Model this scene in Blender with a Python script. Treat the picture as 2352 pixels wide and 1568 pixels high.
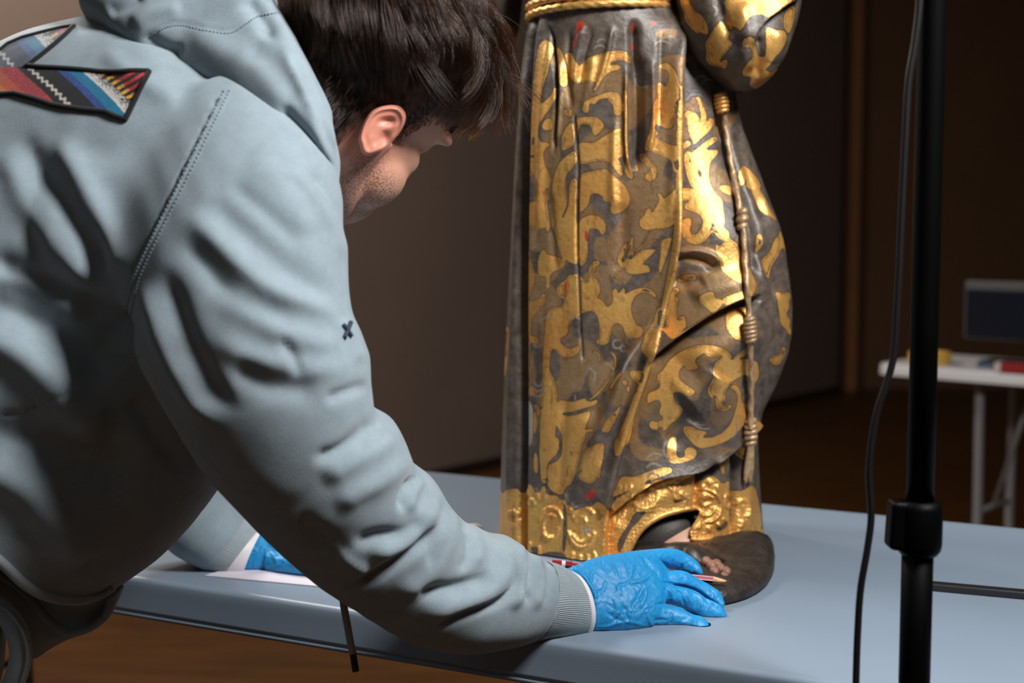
import bpy, bmesh, math, random
import numpy as np
from mathutils import Vector, Matrix
from mathutils.bvhtree import BVHTree

for _o in list(bpy.data.objects):
    bpy.data.objects.remove(_o)
SC = bpy.context.scene
COL = SC.collection
RNG = np.random.default_rng(7)

# ---------------------------------------------------------------- camera
F_PX, CX, CY = 3267.0, 1176.0, 784.0
PITCH = math.atan(286.0 / F_PX)
CAM = np.array([0.0, 0.0, 1.16])
AX_F = np.array([0.0, math.cos(PITCH), -math.sin(PITCH)])
AX_U = np.array([0.0, math.sin(PITCH), math.cos(PITCH)])
cam_d = bpy.data.cameras.new('camera')
cam_d.sensor_width = 36.0
cam_d.lens = 36.0 * F_PX / 2352.0
cam_d.clip_start, cam_d.clip_end = 0.05, 60
cam_d.dof.use_dof = True
cam_d.dof.focus_distance = 1.42
cam_d.dof.aperture_fstop = 4.5
cam_o = bpy.data.objects.new('camera', cam_d)
cam_o.location = CAM
cam_o.rotation_euler = (math.pi / 2 - PITCH, 0, 0)
COL.objects.link(cam_o)
SC.camera = cam_o

# ---------------------------------------------------------------- world, lights, exposure
w = bpy.data.worlds.new('room_world'); SC.world = w
w.use_nodes = True
w.node_tree.nodes['Background'].inputs[0].default_value = (0.9, 0.75, 0.6, 1)
w.node_tree.nodes['Background'].inputs[1].default_value = 0.035
vs = SC.view_settings
vs.view_transform = 'Standard'; vs.look = 'None'; vs.gamma = 1.0; vs.use_curve_mapping = False
vs.exposure = 0.0


def area(name, loc, target, size, power, col, size_y=None):
    d = bpy.data.lights.new(name, 'AREA')
    d.energy = power; d.color = col; d.size = size
    if size_y:
        d.shape = 'RECTANGLE'; d.size_y = size_y
    o = bpy.data.objects.new(name, d)
    o.location = loc
    o.rotation_euler = (Vector(target) - Vector(loc)).to_track_quat('-Z', 'Y').to_euler()
    COL.objects.link(o)
    return o


area('studio_panel_key', (0.80, 0.66, 2.15), (-0.05, 1.5, 0.95), 0.33, 44, (1.0, 0.985, 0.97), 0.35)
area('studio_panel_back', (-0.95, 2.35, 2.25), (-0.2, 1.5, 1.0), 0.40, 20, (1.0, 0.97, 0.93), 0.40)
area('front_fill_light', (-0.9, -1.6, 2.9), (0.0, 1.7, 0.8), 0.9, 3.5, (1.0, 0.95, 0.9))  # weak fill added behind the camera to lift the front faces, no real fixture
area('wall_fill_light', (-1.6, 3.9, 3.3), (-1.6, 4.6, 0), 0.6, 60, (1.0, 0.88, 0.76))  # added out of view for ambient, to brighten the left wall

# ---------------------------------------------------------------- helpers
def P(px, py, Y):
    """point on the line of sight of pixel (px,py) at world depth Y"""
    d = np.array([(px - CX) / F_PX, 0, 0]) + AX_F - (py - CY) / F_PX * AX_U
    return CAM + d * (Y / d[1])


def PT(px, py, z=0.74):
    d = np.array([(px - CX) / F_PX, 0, 0]) + AX_F - (py - CY) / F_PX * AX_U
    return CAM + d * ((z - CAM[2]) / d[2])


def ytab(px, py, z=0.74):
    return PT(px, py, z)[1]


def proj(v):
    v = np.asarray(v, float) - CAM
    zc = v @ AX_F
    return CX + F_PX * v[:, 0] / zc, CY - F_PX * (v @ AX_U) / zc


def grid_faces(rows, cols, wrap=True, off=0):
    r = np.arange(rows - 1)[:, None]
    c = np.arange(cols if wrap else cols - 1)[None, :]
    c2 = (c + 1) % cols
    a = r * cols + c; b = r * cols + c2; d = (r + 1) * cols + c; e = (r + 1) * cols + c2
    return (np.stack([a, b, e, d], -1).reshape(-1, 4) + off)


def make_mesh(name, verts, faces, smooth=True):
    me = bpy.data.meshes.new(name)
    verts = np.asarray(verts, dtype=np.float32)
    if isinstance(faces, np.ndarray):
        n, k = faces.shape
        me.vertices.add(len(verts)); me.vertices.foreach_set('co', verts.ravel())
        me.loops.add(n * k); me.loops.foreach_set('vertex_index', faces.astype(np.int32).ravel())
        me.polygons.add(n)
        me.polygons.foreach_set('loop_start', np.arange(0, n * k, k, dtype=np.int32))
        me.update(calc_edges=True)
    else:
        me.from_pydata([tuple(v) for v in verts], [], faces)
        me.update()
        bm = bmesh.new(); bm.from_mesh(me); bmesh.ops.recalc_face_normals(bm, faces=bm.faces[:]); bm.to_mesh(me); bm.free()
    me.validate()
    if smooth:
        me.polygons.foreach_set('use_smooth', np.ones(len(me.polygons), dtype=bool))
    return me


def link(name, me, mat=None, parent=None, **props):
    o = bpy.data.objects.new(name, me)
    COL.objects.link(o)
    if mat is not None and me is not None and hasattr(me, 'materials') and not len(me.materials):
        me.materials.append(mat)
    if parent is not None:
        o.parent = parent
        o.matrix_parent_inverse = Matrix.Translation(-PLOC.get(parent.name, Vector((0, 0, 0))))
        PLOC[o.name] = PLOC.get(parent.name, Vector((0, 0, 0))) * 0
    for k, v in props.items():
        o[k] = v
    return o


PLOC = {}


def thing(name, label, cat, loc=(0, 0, 0), group=None):
    o = bpy.data.objects.new(name, None)
    o.empty_display_size = 0.05
    o.location = loc
    PLOC[o.name] = Vector(loc)
    COL.objects.link(o)
    o['label'] = label; o['category'] = cat
    if group: o['group'] = group
    return o


def tag(o, label, cat, group=None):
    o['label'] = label; o['category'] = cat
    if group: o['group'] = group
    return o


def catmull(pts, n):
    """resample rows of pts (k,d) to n rows with Catmull-Rom, parametrised by arc length of the rows"""
    pts = np.asarray(pts, float)
    k = len(pts)
    if k == 2:
        t = np.linspace(0, 1, n)[:, None]
        return pts[0] * (1 - t) + pts[1] * t
    seg = np.linalg.norm(np.diff(pts[:, :3], axis=0), axis=1) ** 0.5 + 1e-9
    s = np.concatenate([[0], np.cumsum(seg)])
    m = np.zeros_like(pts)
    for i in range(k):
        if i == 0: m[i] = (pts[1] - pts[0]) / seg[0]
        elif i == k - 1: m[i] = (pts[-1] - pts[-2]) / seg[-1]
        else:
            d0 = (pts[i] - pts[i - 1]) / seg[i - 1]; d1 = (pts[i + 1] - pts[i]) / seg[i]
            m[i] = (d0 * seg[i] + d1 * seg[i - 1]) / (seg[i] + seg[i - 1])
    u = np.linspace(0, s[-1], n)
    j = np.clip(np.searchsorted(s, u, side='right') - 1, 0, k - 2)
    h = seg[j][:, None]; t = ((u - s[j]) / seg[j])[:, None]
    t2, t3 = t * t, t * t * t
    return ((2 * t3 - 3 * t2 + 1) * pts[j] + (t3 - 2 * t2 + t) * h * m[j] + (-2 * t3 + 3 * t2) * pts[j + 1] + (t3 - t2) * h * m[j + 1])


def loft(secs, rows=60, cols=48, exp=2.0, cap=True):
    """secs: (ax,ay,bx,by,YA,YB,half_depth): the two outline pixels with their depths, and the half thickness across"""
    raw = []
    for s in secs:
        A = P(s[0], s[1], s[4]); B = P(s[2], s[3], s[5])
        raw.append(np.concatenate([(A + B) / 2, (B - A) / 2, [s[6]]]))
    R = catmull(raw, rows)
    c, a, d = R[:, :3], R[:, 3:6], np.maximum(R[:, 6], 1e-4)
    T = np.gradient(c, axis=0)
    T /= np.linalg.norm(T, axis=1)[:, None] + 1e-12
    an = a / (np.linalg.norm(a, axis=1)[:, None] + 1e-12)
    b = np.cross(T, an)
    # where the tangent runs along the section axis fall back to the view direction
    view = c - CAM; view /= np.linalg.norm(view, axis=1)[:, None]
    b += 0.35 * np.sign((b * view).sum(1))[:, None] * view
    b -= (b * an).sum(1)[:, None] * an
    b /= np.linalg.norm(b, axis=1)[:, None] + 1e-12
    sg = np.sign((b * view).sum(1))[:, None]
    b = b * sg
    th = np.linspace(0, 2 * math.pi, cols, endpoint=False)
    ct, st = np.cos(th), np.sin(th)
    cc = np.sign(ct) * np.abs(ct) ** (2 / exp); ss = np.sign(st) * np.abs(st) ** (2 / exp)
    V = c[:, None, :] + a[:, None, :] * cc[None, :, None] + (b * d[:, None])[:, None, :] * ss[None, :, None]
    V = V.reshape(-1, 3)
    Fq = grid_faces(rows, cols)
    if cap:
        n0 = len(V)
        V = np.vstack([V, c[0], c[-1]])
        i = np.arange(cols)
        c0 = np.stack([i, np.full(cols, n0), (i + 1) % cols, (i + 1) % cols], -1)
        o = (rows - 1) * cols
        c1 = np.stack([o + i, o + (i + 1) % cols, np.full(cols, n0 + 1), np.full(cols, n0 + 1)], -1)
        faces = [tuple(f) for f in Fq.tolist()] + [tuple(f[:3]) for f in c0.tolist()] + [tuple(f[:3]) for f in c1.tolist()]
        return V, faces
    return V, Fq


def tube(pts, r, cols=10, rows=None, cap=True):
    """round tube along 3-D points, r scalar or per-point"""
    pts = np.asarray(pts, float)
    r = np.full(len(pts), r) if np.isscalar(r) else np.asarray(r, float)
    if rows:
        R = catmull(np.hstack([pts, r[:, None]]), rows); pts, r = R[:, :3], R[:, 3]
    n = len(pts)
    T = np.gradient(pts, axis=0); T /= np.linalg.norm(T, axis=1)[:, None] + 1e-12
    up = np.array([0, 0, 1.0]) if abs(T[0][2]) < 0.9 else np.array([0, 1.0, 0])
    N = np.cross(T[0], up); N /= np.linalg.norm(N)
    Ns = []
    for i in range(n):
        N = N - T[i] * (N @ T[i]); N /= np.linalg.norm(N) + 1e-12
        Ns.append(N.copy())
    Ns = np.array(Ns); Bs = np.cross(T, Ns)
    th = np.linspace(0, 2 * math.pi, cols, endpoint=False)
    V = pts[:, None, :] + (Ns[:, None, :] * np.cos(th)[None, :, None] + Bs[:, None, :] * np.sin(th)[None, :, None]) * r[:, None, None]
    V = V.reshape(-1, 3)
    faces = [tuple(f) for f in grid_faces(n, cols).tolist()]
    if cap:
        faces.append(tuple(range(cols - 1, -1, -1)))
        faces.append(tuple(range((n - 1) * cols, n * cols)))
    return V, faces


def ellipsoid(c, ax, r, nu=24, nv=16):
    """ax: 3x3 rows = axes, r = radii"""
    th = np.linspace(0, math.pi, nv); ph = np.linspace(0, 2 * math.pi, nu, endpoint=False)
    u = np.stack([np.outer(np.sin(th), np.cos(ph)), np.outer(np.sin(th), np.sin(ph)), np.outer(np.cos(th), np.ones(nu))], -1).reshape(-1, 3)
    V = np.asarray(c) + (u * np.asarray(r)) @ np.asarray(ax)
    return V, [tuple(f) for f in grid_faces(nv, nu).tolist()]


def box(x0, x1, y0, y1, z0, z1):
    V = np.array([(x, y, z) for x in (x0, x1) for y in (y0, y1) for z in (z0, z1)], float)
    Fc = [(0, 1, 3, 2), (4, 6, 7, 5), (0, 4, 5, 1), (2, 3, 7, 6), (0, 2, 6, 4), (1, 5, 7, 3)]
    return V, Fc


def merge(parts):
    Vs, Fs, o = [], [], 0
    for V, Fc in parts:
        V = np.asarray(V)
        Vs.append(V)
        Fs += [tuple(int(i) + o for i in f) for f in (Fc.tolist() if isinstance(Fc, np.ndarray) else Fc)]
        o += len(V)
    return np.vstack(Vs), Fs


def bevel(o, width, seg=3):
    m = o.modifiers.new('bevel', 'BEVEL'); m.width = width; m.segments = seg
    m.limit_method = 'ANGLE'; m.angle_limit = math.radians(40)
    return o


def remesh(V, faces, voxel, smooth_it=6, fac=0.5):
    """union of closed shells -> one continuous skin; returns verts, quads"""
    me = bpy.data.meshes.new('tmp'); me.from_pydata([tuple(v) for v in V], [], faces); me.update()
    bm = bmesh.new(); bm.from_mesh(me); bmesh.ops.recalc_face_normals(bm, faces=bm.faces[:]); bm.to_mesh(me); bm.free()
    o = bpy.data.objects.new('tmp', me); COL.objects.link(o)
    m = o.modifiers.new('r', 'REMESH'); m.mode = 'VOXEL'; m.voxel_size = voxel; m.adaptivity = 0
    if smooth_it:
        s = o.modifiers.new('s', 'SMOOTH'); s.factor = fac; s.iterations = smooth_it
    dg = bpy.context.evaluated_depsgraph_get()
    e = o.evaluated_get(dg); em = e.to_mesh()
    n = len(em.vertices); co = np.empty(n * 3, np.float32); em.vertices.foreach_get('co', co)
    sizes = np.empty(len(em.polygons), np.int32); em.polygons.foreach_get('loop_total', sizes)
    vi = np.empty(len(em.loops), np.int32); em.loops.foreach_get('vertex_index', vi)
    if (sizes == 4).all():
        Fc = vi.reshape(-1, 4)
    else:
        Fc = [tuple(p.vertices) for p in em.polygons]
    e.to_mesh_clear()
    bpy.data.objects.remove(o); bpy.data.meshes.remove(me)
    return co.reshape(-1, 3).astype(float), Fc


def vnormals(V, Fq):
    Fq = np.asarray(Fq)
    a = V[Fq[:, 2]] - V[Fq[:, 0]]; b = V[Fq[:, 3]] - V[Fq[:, 1]]
    n = np.cross(a, b)
    N = np.zeros_like(V)
    for k in range(4):
        for ax in range(3):
            N[:, ax] += np.bincount(Fq[:, k], n[:, ax], minlength=len(V))
    return N / (np.linalg.norm(N, axis=1)[:, None] + 1e-12)


def seg_dist(px, py, pts):
    """unsigned distance, sign (+ right of travel in image), param along polyline 0..1"""
    pts = np.asarray(pts, float)
    best = np.full(px.shape, 1e9); sg = np.zeros(px.shape); tt = np.zeros(px.shape)
    L = np.linalg.norm(np.diff(pts, axis=0), axis=1); S = np.concatenate([[0], np.cumsum(L)])
    for i in range(len(pts) - 1):
        ax, ay = pts[i]; bx, by = pts[i + 1]
        dx, dy = bx - ax, by - ay
        l2 = dx * dx + dy * dy + 1e-9
        t = np.clip(((px - ax) * dx + (py - ay) * dy) / l2, 0, 1)
        ex, ey = px - (ax + t * dx), py - (ay + t * dy)
        d = np.hypot(ex, ey)
        m = d < best
        best = np.where(m, d, best)
        cr = dx * (py - ay) - dy * (px - ax)
        sg = np.where(m, np.sign(cr), sg)
        tt = np.where(m, (S[i] + t * L[i]) / S[-1], tt)
    return best, sg, tt


def smooth_line(pts, n=None):
    pts = np.asarray(pts, float)
    if len(pts) < 3: return pts
    return catmull(np.hstack([pts, np.zeros((len(pts), 1))]), n or (len(pts) * 5))[:, :2]


def stroke_height(px, py, strokes, curve=True):
    """sum of ridge / valley / step strokes, heights in metres.
    stroke = (kind, amp_mm, width_px, pts[, taper])   kind 'r' gauss, 's' step (right side of travel recessed)"""
    H = np.zeros(px.shape)
    for s in strokes:
        kind, amp, wd, pts = s[:4]
        taper = s[4] if len(s) > 4 else 0.18
        pts = smooth_line(pts) if curve else np.asarray(pts, float)
        reach = (3.2 * wd if kind == 'r' else 4.5 * wd)
        lo = pts.min(0) - reach; hi = pts.max(0) + reach
        m = np.where((px > lo[0]) & (px < hi[0]) & (py > lo[1]) & (py < hi[1]))[0]
        if not len(m): continue
        d, sg, t = seg_dist(px[m], py[m], pts)
        ends = np.minimum(1, np.minimum(t, 1 - t) / taper) if taper > 0 else 1.0
        ends = ends * ends * (3 - 2 * ends) if taper > 0 else 1.0
        if kind == 'r':
            H[m] += amp * 1e-3 * np.exp(-(d / wd) ** 2) * ends
        elif kind == 's':        # left of travel raised with slow decay, right side recessed sharply
            x = -d * sg
            H[m] += amp * 1e-3 * ends * np.where(x < 0, np.exp(-(d / wd) ** 1.3), -0.55 * np.exp(-(d / (0.5 * wd)) ** 1.3)) * np.clip(d / 2.5, 0, 1)
    return H


# ---------------------------------------------------------------- materials
def mat(name):
    m = bpy.data.materials.new(name); m.use_nodes = True
    return m, m.node_tree.nodes, m.node_tree.links, m.node_tree.nodes['Principled BSDF']


def simple(name, col, rough=0.5, metal=0.0, noise=0.0, nscale=20, bump=0.0, bscale=200, spec=None, sheen=0, coord='Object'):
    m, N, L, b = mat(name)
    b.inputs['Base Color'].default_value = (*col, 1)
    b.inputs['Roughness'].default_value = rough
    b.inputs['Metallic'].default_value = metal
    if spec is not None: b.inputs['Specular IOR Level'].default_value = spec
    if sheen:
        b.inputs['Sheen Weight'].default_value = sheen; b.inputs['Sheen Roughness'].default_value = 0.5
    tc = N.new('ShaderNodeTexCoord')
    if noise:
        n = N.new('ShaderNodeTexNoise'); n.inputs['Scale'].default_value = nscale; n.inputs['Detail'].default_value = 6
        L.new(tc.outputs[coord], n.inputs['Vector'])
        mx = N.new('ShaderNodeMix'); mx.data_type = 'RGBA'; mx.blend_type = 'MULTIPLY'
        mx.inputs[0].default_value = 1.0
        mx.inputs[6].default_value = (*col, 1)
        r = N.new('ShaderNodeMapRange'); r.inputs[1].default_value = 0.25; r.inputs[2].default_value = 0.75
        r.inputs[3].default_value = 1 - noise; r.inputs[4].default_value = 1 + noise
        L.new(n.outputs['Fac'], r.inputs[0]); L.new(r.outputs[0], mx.inputs[7])
        L.new(mx.outputs[2], b.inputs['Base Color'])
    if bump:
        n = N.new('ShaderNodeTexNoise'); n.inputs['Scale'].default_value = bscale; n.inputs['Detail'].default_value = 4
        L.new(tc.outputs[coord], n.inputs['Vector'])
        bp = N.new('ShaderNodeBump'); bp.inputs['Strength'].default_value = bump; bp.inputs['Distance'].default_value = 0.002
        L.new(n.outputs['Fac'], bp.inputs['Height']); L.new(bp.outputs['Normal'], b.inputs['Normal'])
    return m


def S(r, g, b):
    return tuple(((c / 255) / 12.92 if c / 255 <= 0.04045 else (((c / 255) + 0.055) / 1.055) ** 2.4) for c in (r, g, b))


# ================================================================ SETTING
M_wall = simple('wall_paint', S(146, 127, 115), 0.85, noise=0.05, nscale=3, bump=0.1, bscale=300)
M_wall2 = simple('back_wall_paint', S(112, 80, 54), 0.8, noise=0.08, nscale=2)
M_ceil = simple('ceiling_paint', S(120, 110, 100), 0.9)


def floor_mat():
    m, N, L, b = mat('wood_floor')
    tc = N.new('ShaderNodeTexCoord')
    mp = N.new('ShaderNodeMapping'); mp.inputs['Scale'].default_value = (1.2, 9, 1); mp.inputs['Rotation'].default_value = (0, 0, 0.5)
    L.new(tc.outputs['Object'], mp.inputs['Vector'])
    n = N.new('ShaderNodeTexNoise'); n.inputs['Scale'].default_value = 2.2; n.inputs['Detail'].default_value = 8; n.inputs['Distortion'].default_value = 0.6
    L.new(mp.outputs[0], n.inputs['Vector'])
    cr = N.new('ShaderNodeValToRGB')
    cr.color_ramp.elements[0].position = 0.3; cr.color_ramp.elements[0].color = (*S(72, 44, 16), 1)
    cr.color_ramp.elements[1].position = 0.75; cr.color_ramp.elements[1].color = (*S(100, 64, 26), 1)
    L.new(n.outputs['Fac'], cr.inputs[0]); L.new(cr.outputs[0], b.inputs['Base Color'])
    b.inputs['Roughness'].default_value = 0.42
    bp = N.new('ShaderNodeBump'); bp.inputs['Strength'].default_value = 0.08
    L.new(n.outputs['Fac'], bp.inputs['Height']); L.new(bp.outputs[0], b.inputs['Normal'])
    return m


M_floor = floor_mat()
WA, WB = PT(1060, 1090, 0), PT(1925, 903, 0)
wd = (WB - WA) / np.linalg.norm(WB - WA)
WL = WA - wd * 9.0
WC = WB + wd * 0.0
wn = np.array([-wd[1], wd[0], 0])                      # points away from the room
X0, X1, Y0, HH = -7.0, 5.5, -4.0, 3.5
YB = WB[1] + 0.25


def slab(name, pts, z0, z1, m, kind='structure'):
    n = len(pts)
    V = [(p[0], p[1], z0) for p in pts] + [(p[0], p[1], z1) for p in pts]
    Fc = [tuple(range(n))[::-1], tuple(range(n, 2 * n))] + [(i, (i + 1) % n, n + (i + 1) % n, n + i) for i in range(n)]
    o = link(name, make_mesh(name, V, Fc, smooth=False), m, kind=kind)
    return o


slab('floor', [(X0, Y0), (X1, Y0), (X1, YB + .3), (X0, YB + .3)], -0.1, 0.0, M_floor)
slab('ceiling', [(X0, Y0), (X1, Y0), (X1, YB + .3), (X0, YB + .3)], HH, HH + 0.1, M_ceil)
slab('wall_left', [WL[:2], WC[:2], (WC + wn * 0.2)[:2], (WL + wn * 0.2)[:2]], 0, HH, M_wall)
slab('wall_back', [(WC[0] - .3, YB), (X1, YB), (X1, YB + .2), (WC[0] - .3, YB + .2)], 0, HH, M_wall2)
slab('wall_right', [(X1, Y0), (X1 + .2, Y0), (X1 + .2, YB + .2), (X1, YB + .2)], 0, HH, M_wall2)
slab('wall_front', [(X0, Y0 - .2), (X1 + .2, Y0 - .2), (X1 + .2, Y0), (X0, Y0)], 0, HH, M_wall2)
slab('wall_far_left', [(X0 - .2, Y0), (X0, Y0), (X0, YB), (X0 - .2, YB)], 0, HH, M_wall2)
M_trim = simple('trim_wood', S(150, 100, 58), 0.5, noise=0.15, nscale=8)
M_dark = simple('dark_door_paint', S(38, 36, 42), 0.6)
# dark door beside the corner and its wooden post
dx0 = P(1886, 500, YB)[0]; dx1 = P(1934, 500, YB)[0]; dx2 = P(1964, 500, YB)[0]
slab('door_1', [(dx0 - .5, YB - .06), (dx1, YB - .06), (dx1, YB - .001), (dx0 - .5, YB - .001)], 0, 2.9, M_dark)
slab('trim_1', [(dx1, YB - .12), (dx2, YB - .12), (dx2, YB - .001), (dx1, YB - .001)], 0, HH - .01, M_trim)
M_base = simple('baseboard_paint', S(46, 34, 28), 0.6)
slab('baseboard_left', [(WL - wn * .015)[:2], (WC - wn * .015)[:2], WC[:2], WL[:2]], 0, 0.05, M_base)

# ================================================================ FOLDING TABLES
M_plastic = simple('grey_table_plastic', S(130, 145, 161), 0.38, noise=0.04, nscale=6, bump=0.03, bscale=700)
M_plastic_w = simple('white_table_plastic', S(226, 228, 232), 0.45, noise=0.02, nscale=6, bump=0.15, bscale=900)
M_steel = simple('grey_powder_coated_steel', S(150, 152, 154), 0.4, metal=0.3)


def table(name, label, cx, cy, ang, L, W, m, z=0.74, th=0.047):
    t = thing(name, label, 'table', (cx, cy, 0))
    u = np.array([math.cos(ang), math.sin(ang), 0]); v = np.array([-math.sin(ang), math.cos(ang), 0])
    prof = [(0.10, 0.0), (0.012, 0.0), (0.0100, 0.0), (0.0092, 0.0), (0.0072, -0.0004), (0.0048, -0.0018), (0.0032, -0.0036), (0.0026, -0.0056), (0.0022, -0.0090), (0.0020, -0.0110), (0.0018, -0.0155), (0.0008, -th + 0.010),
            (0.0005, -th + 0.007), (0.0022, -th + 0.0062), (0.0022, -th + 0.005), (0.0, -th + 0.004), (0.001, -th), (0.012, -th), (0.012, -th + 0.02), (0.1, -th + 0.022)]
    n = 12
    ring = []
    for k, (sx, sy) in enumerate(((1, 1), (-1, 1), (-1, -1), (1, -1))):
        for i in range(n):
            a = (k + i / (n - 1)) * math.pi / 2
            ring.append((sx, sy, math.cos(a), math.sin(a)))
    R = 0.05
    V = []
    for ins, dz in prof:
        rr = max(R - ins, 0.004)
        for sx, sy, c, s in ring:
            x = sx * (L / 2 - max(R, ins)) + rr * c
            y = sy * (W / 2 - max(R, ins)) + rr * s
            p = np.array([cx, cy, z + dz]) + u * x + v * y
            V.append(p)
    nc = len(ring)
    Fc = [tuple(f) for f in grid_faces(len(prof), nc).tolist()]
    Fc.append(tuple(range(nc)))
    Fc.append(tuple(range((len(prof) - 1) * nc, len(prof) * nc))[::-1])
    me = make_mesh('tabletop', V, Fc)
    o = link('tabletop', me, m, t)
    for sx in (-1, 1):
        def W3(x, y, zz): return np.array([cx, cy, 0]) + u * x + v * y + np.array([0, 0, zz])
        x0 = sx * (L / 2 - 0.28)
        pts = [W3(x0, W / 2 - .09, z - th + .012), W3(x0, W / 2 - .1, 0.35), W3(x0, W / 2 - .1, 0.16), W3(x0, W / 2 - .13, 0.05), W3(x0, W / 2 - .2, 0.014),
               W3(x0, 0, 0.014),
               W3(x0, -W / 2 + .2, 0.014), W3(x0, -W / 2 + .13, 0.05), W3(x0, -W / 2 + .1, 0.16), W3(x0, -W / 2 + .1, 0.35), W3(x0, -W / 2 + .09, z - th + .012)]
        link('leg', make_mesh('leg', *tube(pts, 0.0135, 12, 70)), M_steel, t)
        br = [W3(x0, 0, 0.33), W3(x0 - sx * 0.08, 0, 0.6), W3(x0 - sx * 0.12, 0, z - th + .01)]
        cb = [W3(x0, W / 2 - .1, 0.33), W3(x0, -W / 2 + .1, 0.33)]
        link('brace', make_mesh('brace', *merge([tube(br, 0.008, 8), tube(cb, 0.008, 8)])), M_steel, t)
    return t


fa, fb, ba, bb = PT(852, 1414), PT(1900, 1556), PT(1150, 1091), PT(2352, 1218)
df = (fb - fa) / np.linalg.norm(fb - fa); db = (bb - ba) / np.linalg.norm(bb - ba)
ud = df + db; ud /= np.linalg.norm(ud); vd = np.array([-ud[1], ud[0], 0])
vf = (fa @ vd + fb @ vd) / 2 - 0.006; vb = (ba @ vd + bb @ vd) / 2
T_ANG = math.atan2(ud[1], ud[0])
T_L = 2.4; uleft = fa @ ud - 1.5
tc_ = ud * (uleft + T_L / 2) + vd * (vf + vb) / 2
table('folding_table', 'large grey plastic folding table the gilded statue stands on', tc_[0], tc_[1], T_ANG, T_L, vb - vf, M_plastic)
print('TABLE', math.degrees(T_ANG), 'width', vb - vf, 'vf', vf)

# far table: front edge through two pixels
ga, gb = PT(2006, 834), PT(2352, 860)
gd = (gb - ga) / np.linalg.norm(gb - ga); gv = np.array([-gd[1], gd[0], 0])
gc = ga + gd * 0.9 + gv * 0.21
FT = table('folding_table', 'white folding table far behind on the right, computer monitor on it', gc[0], gc[1], math.atan2(gd[1], gd[0]), 1.8, 0.42, M_plastic_w, th=0.032)


def at_far(s, d, z):
    p = ga + gd * s + gv * d
    return np.array([p[0], p[1], 0.74 + z])


def obox(c, ax, ay, sx, sy, sz):
    V, Fc = box(-.5, .5, -.5, .5, 0, 1)
    V = c + V[:, :1] * sx * ax + V[:, 1:2] * sy * ay + V[:, 2:] * np.array([0, 0, sz])
    return V, Fc


# computer monitor on the far table
M_bezel = simple('monitor_bezel', S(92, 94, 96), 0.5)
M_screen = simple('dark_blue_screen', S(22, 28, 40), 0.25)
M_black = simple('black_plastic', S(22, 22, 24), 0.5)
M_bluegrey = simple('monitor_foot_plastic', S(72, 84, 108), 0.5)
mc = at_far(0.44, 0.30, 0)
mon = thing('computer_monitor', 'dark screened computer monitor standing on the far white table', 'monitor', mc)
o = link('housing', make_mesh('housing', *obox(mc + [0, 0, .062], gd, gv, 0.60, 0.03, 0.172), smooth=False), M_bezel, mon); bevel(o, .006)
o = link('screen', make_mesh('screen', *obox(mc - gv * .016 + [0, 0, .066], gd, gv, 0.585, 0.004, 0.142), smooth=False), M_screen, mon)
o = link('stand_neck', make_mesh('stand_neck', *obox(mc + gv * .03 + [0, 0, .01], gd, gv, 0.07, 0.03, 0.12), smooth=False), M_bluegrey, mon)
o = link('stand_foot', make_mesh('stand_foot', *obox(mc - gv * .02, gd, gv, 0.24, 0.13, 0.012), smooth=False), M_bluegrey, mon); bevel(o, .005)
# keyboard in front
kc = at_far(0.44, 0.135, 0)
kb = thing('keyboard', 'slim dark keyboard lying before the monitor on the far table', 'keyboard', kc)
o = link('body', make_mesh('body', *obox(kc, gd, gv, 0.34, 0.10, 0.016), smooth=False), M_bluegrey, kb); bevel(o, .004)
V = []
for r in range(4):
    for c in range(14):
        V.append(obox(kc + gd * (-.155 + c * .0238) + gv * (-.036 + r * .024) + [0, 0, .0165], gd, gv, .019, .019, .005))
o = link('keys', make_mesh('keys', *merge(V), smooth=False), M_black, kb, kind='stuff')
# yellow tape roll, red box
M_yel = simple('yellow_tape', S(226, 180, 84), 0.5)
V = []
yc = at_far(0.125, 0.10, 0)
for r0, r1 in ((0.06, 0.045),):
    n = 40
    th = np.linspace(0, 2 * math.pi, n, endpoint=False)
    rows = [(r1, 0), (r0, 0), (r0, .034), (r1, .034), (r1, 0)]
    VV = np.array([(yc[0] + r * math.cos(t), yc[1] + r * math.sin(t), yc[2] + zz) for r, zz in rows for t in th])
    V = (VV, [tuple(f) for f in grid_faces(5, n).tolist()])
tag(bevel(link('tape_roll', make_mesh('tape_roll', *V, smooth=False), M_yel), .002), 'yellow tape roll on the near edge of the far table, behind the black pole', 'tape')
M_red = simple('red_card', S(150, 36, 40), 0.5)
M_whitecard = simple('white_card', S(210, 200, 195), 0.6)
rc = at_far(0.41, 0.018, 0)
rb = thing('small_box', 'small red and white box at the near edge of the far table', 'box', rc)
o = link('body', make_mesh('body', *obox(rc, gd, gv, 0.07, 0.035, 0.028), smooth=False), M_red, rb); bevel(o, .002)
link('end_label', make_mesh('end_label', *obox(rc - gd * .043, gd, gv, 0.016, 0.034, 0.027), smooth=False), M_whitecard, rb)

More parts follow.
